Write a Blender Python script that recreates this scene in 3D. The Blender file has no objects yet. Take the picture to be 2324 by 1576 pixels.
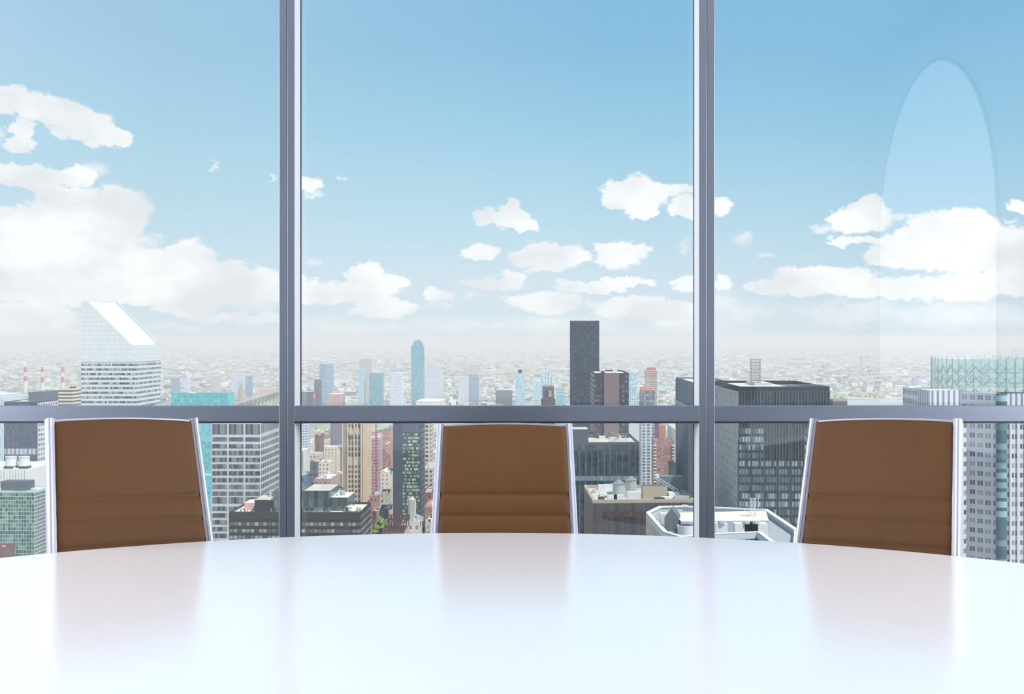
import bpy, bmesh, math, random
import numpy as np
from mathutils import Vector, Matrix

C = bpy.context.scene.collection
SC = bpy.context.scene
random.seed(7)
PI = math.pi

# ------------------------------------------------------------------ camera
F = 2800.0            # focal length in pixels of the 2324 px wide frame
CX, HY = 1162.0, 768.0
EYE = 1.36            # eye height above the office floor
GZ = -258.0           # street level below the office floor
cam = bpy.data.cameras.new('camera')
cam.sensor_width = 36.0
cam.lens = 36.0 * F / 2324.0
cam.shift_y = -(788.0 - HY) / 2324.0
cam.clip_start = 0.05
cam.clip_end = 500000
co = bpy.data.objects.new('camera', cam)
co.location = (0, 0, EYE)
co.rotation_euler = (PI / 2, 0, 0)
C.objects.link(co)
SC.camera = co

SC.view_settings.view_transform = 'Standard'
SC.view_settings.look = 'None'
SC.view_settings.gamma = 1
SC.view_settings.exposure = 0.0
SC.view_settings.use_curve_mapping = False
SC.cycles.use_denoising = True
SC.cycles.max_bounces = 8
SC.cycles.diffuse_bounces = 3
SC.cycles.glossy_bounces = 3
SC.cycles.transparent_max_bounces = 12
SC.cycles.volume_bounces = 1
SC.cycles.caustics_reflective = False
SC.cycles.caustics_refractive = False
SC.cycles.sample_clamp_indirect = 4

def lin(c):
    return tuple(((v / 255.0) / 12.92 if v / 255.0 <= 0.04045 else ((v / 255.0 + 0.055) / 1.055) ** 2.4) for v in c)

# ------------------------------------------------------------------ sky
# cloud field: each puff is (azimuth, elevation, half width, half height) in degrees, east = straight ahead
def puff(px, py, rx, ry):
    a = math.atan((px - CX) / F)
    e = math.atan((HY - py) / math.hypot(F, px - CX))
    k = 180 / PI / F
    return (math.degrees(a), math.degrees(e), rx * k, ry * k)

BIG = [(20,222,62,30),(80,238,48,32),(122,248,50,38),(168,272,58,42),(218,292,55,38),(256,308,40,24),(55,298,26,30),(48,330,30,18),
 (30,395,62,24),(95,400,55,24),(170,398,50,24),
 (120,442,32,34),(180,472,90,50),(262,478,78,58),(295,500,40,60),(95,515,75,60),(15,520,60,48),(160,560,190,75),(30,600,130,66),
 (432,588,52,46),(385,605,62,42),(320,610,200,56),(500,618,75,34),(560,640,70,36),(600,640,45,40),(640,655,60,38),(400,660,280,40),(100,655,220,42),
 (60,725,110,40),(420,702,78,18),(560,722,110,15),
 (700,420,34,16),(1108,496,36,20),(1152,498,54,24),(1162,472,18,20),(1198,510,30,14),
 (1398,442,42,36),(1442,432,54,38),(1486,442,46,32),(1455,472,45,26),(1530,430,46,17),(1560,468,38,26),(1640,470,28,22),
 (1085,578,54,17),(1245,582,86,36),(1222,570,44,28),(1292,580,44,30),(1406,578,68,31),(1385,570,38,22),(1444,572,36,22),
 (830,625,46,36),(882,640,48,20),(760,662,90,26),(700,662,46,32),(822,662,96,22),(872,700,78,24),
 (990,667,36,18),(1115,642,76,15),(1165,626,38,16),(1340,650,86,15),(1412,640,64,14),
 (1238,688,96,28),(1440,700,120,30),(1530,708,100,30),(1575,640,60,20),(1640,640,24,22),
 (1955,497,76,32),(1972,470,42,26),(1928,500,54,24),(1908,546,32,15),(1962,546,50,10),
 (2130,522,76,40),(2195,508,66,34),(2078,545,92,24),(2232,522,46,38),(2060,584,100,28),(2200,575,150,42),(2295,565,60,50),(2312,470,30,12),
 (1870,632,120,28),(1800,652,110,22),(1965,658,130,22),(2180,652,170,34),(2295,635,70,44)]
SOFT = [(485,378,10,16),(618,405,9,14),(778,405,16,8),(715,440,34,8),(712,597,34,11),(1557,560,20,30),(1000,692,40,9),(1070,668,32,10),
 (205,390,48,24),(0,300,20,26),(1680,543,34,15),(1735,585,34,9),(1870,520,44,9),(2040,497,34,10),(2300,502,20,8),
 (400,745,130,16),(150,760,220,30),(760,742,170,28),(1000,738,220,24),(1290,738,220,30),(1640,690,60,40),(1700,712,170,34),(1920,712,240,38),(2170,716,240,44),(1560,738,200,26),(560,690,130,20)]

def build_world():
    w = bpy.data.worlds.new('sky')
    SC.world = w
    w.use_nodes = True
    nt = w.node_tree
    nt.nodes.clear()
    N = nt.nodes.new
    L = nt.links.new
    def math_(op, a, b=None, c=None, clamp=False):
        n = N('ShaderNodeMath'); n.operation = op; n.use_clamp = clamp
        for i, v in enumerate((a, b, c)):
            if v is None: continue
            if isinstance(v, (int, float)): n.inputs[i].default_value = v
            else: L(v, n.inputs[i])
        return n.outputs[0]
    tc = N('ShaderNodeTexCoord')
    sep = N('ShaderNodeSeparateXYZ'); L(tc.outputs['Generated'], sep.inputs[0])
    az = math_('MULTIPLY', math_('ARCTAN2', sep.outputs[0], sep.outputs[1]), 180 / PI)
    el = math_('MULTIPLY', math_('ARCSINE', sep.outputs[2]), 180 / PI)
    # domain warp for ragged cloud edges
    nz = N('ShaderNodeTexNoise'); nz.inputs['Scale'].default_value = 34; nz.inputs['Detail'].default_value = 5; nz.inputs['Roughness'].default_value = .6
    mp = N('ShaderNodeMapping'); mp.inputs['Scale'].default_value = (1, 1, 1.6); L(tc.outputs['Generated'], mp.inputs[0]); L(mp.outputs[0], nz.inputs['Vector'])
    sub = N('ShaderNodeVectorMath'); sub.operation = 'SUBTRACT'; sub.inputs[1].default_value = (.5, .5, .5); L(nz.outputs['Color'], sub.inputs[0])
    mul = N('ShaderNodeVectorMath'); mul.operation = 'MULTIPLY'; mul.inputs[1].default_value = (1.3, .95, 0); L(sub.outputs[0], mul.inputs[0])
    cmb = N('ShaderNodeCombineXYZ'); L(az, cmb.inputs[0]); L(el, cmb.inputs[1])
    add = N('ShaderNodeVectorMath'); add.operation = 'ADD'; L(cmb.outputs[0], add.inputs[0]); L(mul.outputs[0], add.inputs[1])
    nf = N('ShaderNodeTexNoise'); nf.inputs['Scale'].default_value = 120; nf.inputs['Detail'].default_value = 6; nf.inputs['Roughness'].default_value = .6; L(mp.outputs[0], nf.inputs['Vector'])
    sb2 = N('ShaderNodeVectorMath'); sb2.operation = 'SUBTRACT'; sb2.inputs[1].default_value = (.5, .5, .5); L(nf.outputs['Color'], sb2.inputs[0])
    ma2 = N('ShaderNodeVectorMath'); ma2.operation = 'MULTIPLY_ADD'; ma2.inputs[1].default_value = (.8, .6, 0); L(sb2.outputs[0], ma2.inputs[0]); L(add.outputs[0], ma2.inputs[2])
    P = ma2.outputs[0]
    def field(lst):
        acc = None
        for b in lst:
            a, e, rx, ry = puff(*b)
            ma = N('ShaderNodeVectorMath'); ma.operation = 'MULTIPLY_ADD'
            ma.inputs[1].default_value = (1 / rx, 1 / ry, 0); ma.inputs[2].default_value = (-a / rx, -e / ry, 0)
            L(P, ma.inputs[0])
            d = N('ShaderNodeVectorMath'); d.operation = 'DOT_PRODUCT'
            L(ma.outputs[0], d.inputs[0]); L(ma.outputs[0], d.inputs[1])
            acc = d.outputs['Value'] if acc is None else math_('MINIMUM', acc, d.outputs['Value'])
        return acc
    fb = field(BIG); fs = field(SOFT)
    fine = N('ShaderNodeTexNoise'); fine.inputs['Scale'].default_value = 60; fine.inputs['Detail'].default_value = 8; fine.inputs['Roughness'].default_value = .68
    L(mp.outputs[0], fine.inputs['Vector'])
    fn = math_('SUBTRACT', fine.outputs[0], .5)
    dB = math_('ADD', math_('SUBTRACT', 1.05, math_('SQRT', fb)), math_('MULTIPLY', fn, .85))
    aB = N('ShaderNodeMapRange'); aB.interpolation_type = 'SMOOTHSTEP'; L(dB, aB.inputs[0]); aB.inputs[1].default_value = -.02; aB.inputs[2].default_value = .26
    dS = math_('ADD', math_('SUBTRACT', 1.0, math_('SQRT', fs)), math_('MULTIPLY', fn, .9))
    aS = N('ShaderNodeMapRange'); aS.interpolation_type = 'SMOOTHSTEP'; L(dS, aS.inputs[0]); aS.inputs[1].default_value = .0; aS.inputs[2].default_value = .9; aS.inputs[4].default_value = .7
    # clouds over the rest of the sky, seen only in reflections and as light
    gen = N('ShaderNodeTexNoise'); gen.inputs['Scale'].default_value = 4; gen.inputs['Detail'].default_value = 6; gen.inputs['Roughness'].default_value = .6
    L(mp.outputs[0], gen.inputs['Vector'])
    gR = N('ShaderNodeMapRange'); gR.interpolation_type = 'SMOOTHSTEP'; L(gen.outputs[0], gR.inputs[0]); gR.inputs[1].default_value = .5; gR.inputs[2].default_value = .66; gR.inputs[4].default_value = .8
    off = N('ShaderNodeMapRange'); L(math_('ABSOLUTE', az), off.inputs[0]); off.inputs[1].default_value = 26; off.inputs[2].default_value = 40
    up = N('ShaderNodeMapRange'); L(el, up.inputs[0]); up.inputs[1].default_value = 20; up.inputs[2].default_value = 35
    gA = math_('MULTIPLY', gR.outputs[0], math_('MAXIMUM', off.outputs[0], up.outputs[0]))
    alpha = math_('MAXIMUM', math_('MAXIMUM', aB.outputs[0], aS.outputs[0]), gA)
    # clear sky by elevation
    rp = N('ShaderNodeValToRGB'); cr = rp.color_ramp
    stops = [(-.05, (214, 228, 234)), (0.0, (222, 236, 242)), (2.5, (214, 233, 242)), (5.5, (188, 223, 239)), (9.5, (155, 208, 233)), (13.5, (134, 192, 226)), (19, (116, 178, 220)), (40, (96, 158, 212)), (90, (70, 130, 195))]
    while len(cr.elements) > 1: cr.elements.remove(cr.elements[-1])
    for i, (d, c) in enumerate(stops):
        p = max(0, d) / 90.0
        e = cr.elements[0] if i == 0 else cr.elements.new(p + (1e-4 if i == 1 else 0))
        e.position = p + (1e-4 if i == 1 else 0); e.color = (*lin(c), 1)
    L(math_('DIVIDE', el, 90.0), rp.inputs[0])
    # the left (northern) sky is paler
    lf = N('ShaderNodeMapRange'); L(az, lf.inputs[0]); lf.inputs[1].default_value = 4; lf.inputs[2].default_value = -24; lf.inputs[4].default_value = .42
    mx0 = N('ShaderNodeMix'); mx0.data_type = 'RGBA'; L(lf.outputs[0], mx0.inputs[0]); L(rp.outputs[0], mx0.inputs[6]); mx0.inputs[7].default_value = (*lin((214, 234, 246)), 1)
    rf = N('ShaderNodeMapRange'); L(az, rf.inputs[0]); rf.inputs[1].default_value = 2; rf.inputs[2].default_value = 24; rf.inputs[4].default_value = .22
    mx1 = N('ShaderNodeMix'); mx1.data_type = 'RGBA'; L(rf.outputs[0], mx1.inputs[0]); L(mx0.outputs[2], mx1.inputs[6]); mx1.inputs[7].default_value = (*lin((112, 176, 220)), 1)
    # cloud colour: bright tops, softly grey bellies
    sh = N('ShaderNodeTexNoise'); sh.inputs['Scale'].default_value = 16; sh.inputs['Detail'].default_value = 4; L(mp.outputs[0], sh.inputs['Vector'])
    shr = N('ShaderNodeMapRange'); L(sh.outputs[0], shr.inputs[0]); shr.inputs[1].default_value = .38; shr.inputs[2].default_value = .62
    cc = N('ShaderNodeMix'); cc.data_type = 'RGBA'; L(shr.outputs[0], cc.inputs[0]); cc.inputs[6].default_value = (*lin((236, 240, 243)), 1); cc.inputs[7].default_value = (1.06, 1.07, 1.07, 1)
    mx = N('ShaderNodeMix'); mx.data_type = 'RGBA'; L(alpha, mx.inputs[0]); L(mx1.outputs[2], mx.inputs[6]); L(cc.outputs[2], mx.inputs[7])
    bg = N('ShaderNodeBackground'); L(mx.outputs[2], bg.inputs[0]); bg.inputs[1].default_value = 1.0
    out = N('ShaderNodeOutputWorld'); L(bg.outputs[0], out.inputs[0])
    w.cycles.sampling_method = 'MANUAL'; w.cycles.sample_map_resolution = 512
build_world()

# ------------------------------------------------------------------ sun: from the right (south), high
sd = bpy.data.lights.new('sun', 'SUN'); sd.energy = 5.6; sd.angle = .0095; sd.color = (1, .965, .9)
so = bpy.data.objects.new('sun', sd); C.objects.link(so)
so.rotation_euler = Vector((-0.52, 0.42, -1.0)).to_track_quat('-Z', 'Y').to_euler()

# ------------------------------------------------------------------ added fill light: unseen glowing panels left and right of the table
# the added glowing panels (built in the room section) give: left, right, arched rear right
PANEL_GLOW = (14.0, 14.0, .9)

# ------------------------------------------------------------------ helpers
def tag(o, label=None, cat=None, group=None, kind=None):
    if label: o['label'] = label
    if cat: o['category'] = cat
    if group: o['group'] = group
    if kind: o['kind'] = kind
    return o

def empty(name, loc, rz=0.0):
    o = bpy.data.objects.new(name, None); o.location = loc; o.rotation_euler = (0, 0, rz)
    o.empty_display_size = .2; C.objects.link(o); return o

class MB:
    """collects boxes, prisms and grids, with UVs in metres; build() links them as ONE mesh object"""
    def __init__(s):
        s.v = []; s.f = []; s.uv = []; s.m = []
    def face(s, pts, uvs=None, m=0):
        b = len(s.v); s.v += [tuple(p) for p in pts]; s.f.append(tuple(range(b, b + len(pts))))
        s.uv += list(uvs) if uvs else [(p[0], p[1]) for p in pts]; s.m.append(m)
    def box(s, x0, x1, y0, y1, z0, z1, m=0, mt=None, bottom=False):
        mt = m if mt is None else mt
        s.prism([(x0, y0), (x1, y0), (x1, y1), (x0, y1)], z0, z1, m, mt, bottom)
        return s
    def prism(s, poly, z0, z1, m=0, mt=None, bottom=False, top=True):
        """poly counter-clockwise seen from above; u runs along each wall, v is the height from z1 downwards"""
        mt = m if mt is None else mt
        n = len(poly)
        for i in range(n):
            (ax, ay), (bx, by) = poly[i], poly[(i + 1) % n]
            l = math.hypot(bx - ax, by - ay)
            s.face([(ax, ay, z0), (bx, by, z0), (bx, by, z1), (ax, ay, z1)], [(0, z0 - z1), (l, z0 - z1), (l, 0), (0, 0)], m)
        if top: s.face([(x, y, z1) for x, y in poly], None, mt)
        if bottom: s.face([(x, y, z0) for x, y in reversed(poly)], None, m)
        return s
    def ring(s, poly, t, z0, z1, m=0):
        """a parapet wall of thickness t just inside poly (counter-clockwise)"""
        n = len(poly); inner = inset(poly, t)
        for i in range(n):
            j = (i + 1) % n
            s.face([(*poly[i], z0), (*poly[j], z0), (*poly[j], z1), (*poly[i], z1)], None, m)
            s.face([(*inner[j], z0), (*inner[i], z0), (*inner[i], z1), (*inner[j], z1)], None, m)
            s.face([(*poly[i], z1), (*poly[j], z1), (*inner[j], z1), (*inner[i], z1)], None, m)
        return s
    def cyl(s, x, y, r, z0, z1, n=20, m=0, r1=None, top=True):
        r1 = r if r1 is None else r1
        a = [(x + r * math.cos(2 * PI * i / n), y + r * math.sin(2 * PI * i / n), z0) for i in range(n)]
        b = [(x + r1 * math.cos(2 * PI * i / n), y + r1 * math.sin(2 * PI * i / n), z1) for i in range(n)]
        for i in range(n):
            j = (i + 1) % n
            s.face([a[i], a[j], b[j], b[i]], [(i * r * .4, z0 - z1), (i * r * .4 + r * .4, z0 - z1), (i * r * .4 + r * .4, 0), (i * r * .4, 0)], m)
        if top: s.face(b, None, m)
        s.face(list(reversed(a)), None, m)
        return s
    def bar(s, p, q, r, m=0, n=4):
        p = Vector(p); q = Vector(q); d = (q - p).normalized()
        u = d.cross(Vector((0, 0, 1)) if abs(d.z) < .95 else Vector((1, 0, 0))).normalized(); w = d.cross(u)
        A = [p + (u * math.cos(2 * PI * (i + .5) / n) + w * math.sin(2 * PI * (i + .5) / n)) * r for i in range(n)]
        B = [a + (q - p) for a in A]
        for i in range(n):
            j = (i + 1) % n; s.face([A[j], A[i], B[i], B[j]], None, m)
        s.face(A, None, m); s.face(list(reversed(B)), None, m)
        return s
    def build(s, name, mats, parent=None, smooth=False, bevel=0, weld=False, loc=None):
        me = bpy.data.meshes.new(name); me.from_pydata(s.v, [], s.f)
        uv = me.uv_layers.new(name='UVMap'); flat = np.array(s.uv, dtype=np.float32).ravel()
        uv.data.foreach_set('uv', flat)
        for m in (mats if isinstance(mats, (list, tuple)) else [mats]): me.materials.append(m)
        me.polygons.foreach_set('material_index', s.m)
        if weld or bevel or smooth:
            bm = bmesh.new(); bm.from_mesh(me); bmesh.ops.remove_doubles(bm, verts=bm.verts, dist=1e-5)
            bmesh.ops.recalc_face_normals(bm, faces=bm.faces)
            if bevel: bmesh.ops.bevel(bm, geom=[e for e in bm.edges if len(e.link_faces) == 2 and e.calc_face_angle(0) > .4], offset=bevel, segments=2, affect='EDGES', profile=.5)
            bm.to_mesh(me); bm.free()
        if smooth: me.polygons.foreach_set('use_smooth', [True] * len(me.polygons))
        me.update()
        o = bpy.data.objects.new(name, me); C.objects.link(o)
        if parent: o.parent = parent
        if loc: o.location = loc
        return o

def inset(poly, t):
    n = len(poly); out = []
    for i in range(n):
        p = Vector(poly[i - 1]); c = Vector(poly[i]); q = Vector(poly[(i + 1) % n])
        a = (c - p).normalized(); b = (q - c).normalized()
        na = Vector((-a.y, a.x)); nb = Vector((-b.y, b.x)); m = (na + nb)
        m = m / max(.2, m.dot(na)); out.append((c.x + m.x * t, c.y + m.y * t))
    return out

# ------------------------------------------------------------------ materials
MATS = {}
def mat(name, col, rough=.6, metal=0, spec=.5, coat=0, noise=None, bump=None, ior=None):
    """noise = (scale, amount) varies the colour; bump = (scale, strength)"""
    if name in MATS: return MATS[name]
    m = bpy.data.materials.new(name); m.use_nodes = True; nt = m.node_tree
    b = nt.nodes['Principled BSDF']
    b.inputs['Base Color'].default_value = (*lin(col), 1); b.inputs['Roughness'].default_value = rough
    b.inputs['Metallic'].default_value = metal; b.inputs['Specular IOR Level'].default_value = spec
    b.inputs['Coat Weight'].default_value = coat
    if ior: b.inputs['IOR'].default_value = ior
    if noise or bump:
        tc = nt.nodes.new('ShaderNodeTexCoord')
    if noise:
        n = nt.nodes.new('ShaderNodeTexNoise'); n.inputs['Scale'].default_value = noise[0]; n.inputs['Detail'].default_value = 4
        nt.links.new(tc.outputs['Object'], n.inputs['Vector'])
        r = nt.nodes.new('ShaderNodeMapRange'); nt.links.new(n.outputs[0], r.inputs[0]); r.inputs[1].default_value = .3; r.inputs[2].default_value = .7
        r.inputs[3].default_value = 1 - noise[1]; r.inputs[4].default_value = 1 + noise[1] * .6
        mx = nt.nodes.new('ShaderNodeMix'); mx.data_type = 'RGBA'; mx.blend_type = 'MULTIPLY'; mx.inputs[0].default_value = 1
        mx.inputs[6].default_value = (*lin(col), 1); nt.links.new(r.outputs[0], mx.inputs[7]); nt.links.new(mx.outputs[2], b.inputs['Base Color'])
    if bump:
        n = nt.nodes.new('ShaderNodeTexNoise'); n.inputs['Scale'].default_value = bump[0]; n.inputs['Detail'].default_value = 3
        nt.links.new(tc.outputs['Object'], n.inputs['Vector'])
        bp = nt.nodes.new('ShaderNodeBump'); bp.inputs['Strength'].default_value = bump[1]; bp.inputs['Distance'].default_value = .002
        nt.links.new(n.outputs[0], bp.inputs['Height']); nt.links.new(bp.outputs[0], b.inputs['Normal'])
    MATS[name] = m
    return m

def facade(name, wall, ga, gb, bay, floor, fu=.6, fv=.5, mid=0, rough=.35, var=1.0, wall2=None, gap=0, cluster=1, u0=0.0, wr=.75, gspec=.5):
    """a wall with a grid of windows, from the UVs in metres: ga / gb are the darkest and palest window colours"""
    if name in MATS: return MATS[name]
    m = bpy.data.materials.new(name); m.use_nodes = True; nt = m.node_tree; N = nt.nodes.new; L = nt.links.new
    b = nt.nodes['Principled BSDF']
    def M(op, a, c=None, d=None):
        n = N('ShaderNodeMath'); n.operation = op
        for i, v in enumerate((a, c, d)):
            if v is None: continue
            if isinstance(v, (int, float)): n.inputs[i].default_value = v
            else: L(v, n.inputs[i])
        return n.outputs[0]
    uv = N('ShaderNodeUVMap'); sp = N('ShaderNodeSeparateXYZ'); L(uv.outputs[0], sp.inputs[0])
    U = M('ADD', M('DIVIDE', sp.outputs[0], bay), u0); V = M('DIVIDE', sp.outputs[1], floor)
    fU = M('FRACT', U); fV = M('FRACT', V)
    inu = M('LESS_THAN', M('ABSOLUTE', M('SUBTRACT', fU, .5)), fu / 2)
    inv = M('LESS_THAN', M('ABSOLUTE', M('SUBTRACT', fV, .5)), fv / 2)
    mask = M('MULTIPLY', inu, inv)
    if mid: mask = M('MULTIPLY', mask, M('GREATER_THAN', M('ABSOLUTE', M('SUBTRACT', fU, .5)), mid / 2))
    if gap:   # every gap-th floor is solid
        mask = M('MULTIPLY', mask, M('GREATER_THAN', M('FRACT', M('DIVIDE', M('FLOOR', V), gap)), .5 / gap))
    cid = N('ShaderNodeCombineXYZ'); L(M('FLOOR', U) if cluster == 1 else M('FLOOR', M('DIVIDE', U, cluster)), cid.inputs[0]); L(M('FLOOR', V), cid.inputs[1])
    wn = N('ShaderNodeTexWhiteNoise'); wn.noise_dimensions = '3D'; oi = N('ShaderNodeObjectInfo'); L(M('MULTIPLY', oi.outputs['Random'], 97.0), cid.inputs[2]); L(cid.outputs[0], wn.inputs['Vector'])
    pw = M('POWER', wn.outputs['Value'], 1.6)
    gm = N('ShaderNodeMix'); gm.data_type = 'RGBA'; L(M('MULTIPLY', pw, var), gm.inputs[0]); gm.inputs[6].default_value = (*lin(ga), 1); gm.inputs[7].default_value = (*lin(gb), 1)
    # walls vary a little from storey to storey
    wm = N('ShaderNodeMix'); wm.data_type = 'RGBA'; n2 = N('ShaderNodeTexNoise'); n2.inputs['Scale'].default_value = .12; L(uv.outputs[0], n2.inputs['Vector'])
    L(n2.outputs[0], wm.inputs[0]); wm.inputs[6].default_value = (*lin(wall), 1); wm.inputs[7].default_value = (*lin(wall2 or tuple(min(255, v * 1.08) for v in wall)), 1)
    mx = N('ShaderNodeMix'); mx.data_type = 'RGBA'; L(mask, mx.inputs[0]); L(wm.outputs[2], mx.inputs[6]); L(gm.outputs[2], mx.inputs[7])
    L(mx.outputs[2], b.inputs['Base Color'])
    r = N('ShaderNodeMapRange'); L(mask, r.inputs[0]); r.inputs[3].default_value = wr; r.inputs[4].default_value = rough; L(r.outputs[0], b.inputs['Roughness'])
    b.inputs['Specular IOR Level'].default_value = gspec
    MATS[name] = m
    return m

# ================================================================== the room
FY = 5.20             # inner face of the window frames
GY = 5.35             # glass line
H_CEIL = 4.9
RX = 4.6
m_frame = mat('frame_metal', (118, 126, 140), .34, .8, noise=(2.5, .03))
m_side = mat('mullion_side_brightened', (222, 224, 230), .5, .15)  # pale colour added to brighten the mullions' daylit side faces
m_gasket = mat('gasket_rubber', (14, 15, 18), .5)
m_wall = mat('wall_paint', (205, 206, 212), .7, noise=(1.2, .02))
m_ceil = mat('ceiling_paint', (238, 238, 240), .8)
m_floor = mat('carpet', (96, 98, 106), .95, noise=(60, .25), bump=(300, .5))

def glass_mat():
    m = bpy.data.materials.new('window_glass'); m.use_nodes = True; nt = m.node_tree; nt.nodes.clear()
    o = nt.nodes.new('ShaderNodeOutputMaterial'); mix = nt.nodes.new('ShaderNodeMixShader'); f = nt.nodes.new('ShaderNodeFresnel'); f.inputs[0].default_value = 1.45
    t = nt.nodes.new('ShaderNodeBsdfTransparent'); t.inputs[0].default_value = (.985, .995, .995, 1)
    g = nt.nodes.new('ShaderNodeBsdfGlossy'); g.inputs['Roughness'].default_value = 0.0; g.inputs[0].default_value = (.9, .95, 1, 1)
    nt.links.new(f.outputs[0], mix.inputs[0]); nt.links.new(t.outputs[0], mix.inputs[1]); nt.links.new(g.outputs[0], mix.inputs[2]); nt.links.new(mix.outputs[0], o.inputs[0])
    return m
m_glass = glass_mat()

def struct(name, mb, m, **k):
    return tag(mb.build(name, m, **k), kind='structure')
struct('floor', MB().box(-RX - .2, RX + .2, -5.2, 5.5, -.3, 0, bottom=True), m_floor)
struct('ceiling', MB().box(-RX - .2, RX + .2, -5.2, 5.5, H_CEIL, H_CEIL + .4, bottom=True), m_ceil)
struct('wall_left', MB().box(-RX - .2, -RX, -5.2, 5.2, 0, H_CEIL), m_wall)
struct('wall_right', MB().box(RX, RX + .2, -5.2, 5.2, 0, H_CEIL), m_wall)
struct('wall_back', MB().box(-RX, RX, -5.2, -5.0, 0, H_CEIL), m_wall)
for nm, (a, b, c, d) in {'baseboard_left': (-RX, -RX + .015, -5, 5.2), 'baseboard_right': (RX - .015, RX, -5, 5.2), 'baseboard_back': (-RX + .015, RX - .015, -5, -4.985)}.items():
    struct(nm, MB().box(a, b, c, d, 0, .1), m_frame)

# vertical mullions: two profiles side by side with a dark joint
MXS = [-2.72, -.9495, .8217, 2.593, -4.49, 4.364]
hw = .0325
for i, x in enumerate(sorted(MXS)):
    e = empty('trim_%d' % (i + 1), (x, FY, 0)); tag(e, kind='structure')
    MB().box(-hw, -.0012, 0, GY - FY + .006, 0, H_CEIL).build('mullion_profile', m_frame, e, bevel=.0015)
    MB().box(.0012, hw, 0, GY - FY + .006, 0, H_CEIL).build('mullion_profile', m_frame, e, bevel=.0015)
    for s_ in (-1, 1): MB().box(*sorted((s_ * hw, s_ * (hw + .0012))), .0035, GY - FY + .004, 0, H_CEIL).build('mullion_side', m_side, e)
    MB().box(-.0011, .0011, .003, .1, 0, H_CEIL).build('mullion_joint', m_gasket, e)
# transom rails, sill and head between the mullions
xs = [-RX] + sorted(MXS) + [RX]
T1 = EYE - (922 - HY) / F * FY; T0 = EYE - (957.5 - HY) / F * FY
n = 20
for a, b in zip(xs[:-1], xs[1:]):
    a2 = a + (hw if a != -RX else 0); b2 = b - (hw if b != RX else 0)
    if b2 - a2 < .1: continue
    e = empty('trim_%d' % n, ((a2 + b2) / 2, FY, 0)); tag(e, kind='structure'); n += 1
    h = (b2 - a2) / 2
    MB().box(-h, h, .001, .045, T0, T1, bottom=True).build('transom_rail', m_frame, e, bevel=.0012)
    MB().box(-h, h, .003, .15, T0 - .007, T0 - .001, bottom=True).build('transom_under_strip', m_gasket, e)  # dark strip standing in for the transom's shaded underside
    MB().box(-h, h, 0, .15, 0, .1).build('window_sill', m_frame, e)
    MB().box(-h, h, 0, .15, H_CEIL - .06, H_CEIL, bottom=True).build('window_head', m_frame, e)
k = 1
for a, b in zip(xs[:-1], xs[1:]):
    a2 = a + (hw if a != -RX else 0); b2 = b - (hw if b != RX else 0)
    if b2 - a2 < .1: continue
    e = empty('window_%d' % k, ((a2 + b2) / 2, GY, 0)); tag(e, kind='structure'); k += 1
    h = (b2 - a2) / 2
    MB().box(-h, h, 0, .012, T0 + .02, H_CEIL - .06).build('upper_pane', m_glass, e)
    MB().box(-h, h, 0, .012, .1, T0 - .007).build('lower_pane', m_glass, e)
    g = MB()
    g.box(-h, -h + .0045, -.012, .0, .1, H_CEIL - .06).box(h - .0035, h, -.012, .0, .1, H_CEIL - .06)
    g.build('glazing_gasket', m_gasket, e)

# added glowing panels for fill, out of view; rear arched one reflects in glass
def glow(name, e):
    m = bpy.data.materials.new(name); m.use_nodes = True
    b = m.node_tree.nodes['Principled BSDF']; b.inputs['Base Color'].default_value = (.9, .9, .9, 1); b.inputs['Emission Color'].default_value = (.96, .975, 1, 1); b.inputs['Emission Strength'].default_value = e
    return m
def glow_panel(sx, y0, y1, z0, z1, e_, label, arch=False):
    x = sx * RX; e = empty('added_glow_panel', (x, (y0 + y1) / 2, z0)); tag(e, label, 'light'); h = (y1 - y0) / 2; H = z1 - z0
    def outline(g):
        if not arch: return [(-h + g, g), (h - g, g), (h - g, H - g), (-h + g, H - g)]
        zc = H - h; return [(-h + g, g), (h - g, g)] + [((h - g) * math.cos(a * PI / 20), zc + (h - g) * math.sin(a * PI / 20)) for a in range(21)]
    O = outline(0); I = outline(.04); f = MB(); s = -sx
    for k in range(len(O)):
        k2 = (k + 1) % len(O)
        f.face([(s * .03, *O[k]), (s * .03, *O[k2]), (s * .03, *I[k2]), (s * .03, *I[k])]); f.face([(0, *O[k]), (0, *O[k2]), (s * .03, *O[k2]), (s * .03, *O[k])])
        f.face([(s * .03, *I[k]), (s * .03, *I[k2]), (s * .015, *I[k2]), (s * .015, *I[k])])
    f.build('frame', m_frame, e)
    d = MB(); pts = [(s * .015, *p) for p in I]
    if sx > 0: pts = pts[::-1]
    d.face(pts); d.build('glow_face', glow('added_glow', e_), e)
glow_panel(-1, .5, 4.5, .9, 3.4, PANEL_GLOW[0], 'wide glowing panel added out of view on the left wall for fill light')
glow_panel(1, .5, 4.5, .9, 3.4, PANEL_GLOW[1], 'wide glowing panel added out of view on the right wall for fill light')
glow_panel(1, -4.7, -.9, .2, 4.4, PANEL_GLOW[2], 'arched glowing panel added at the rear right, seen only reflected in the glass', True)

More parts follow.
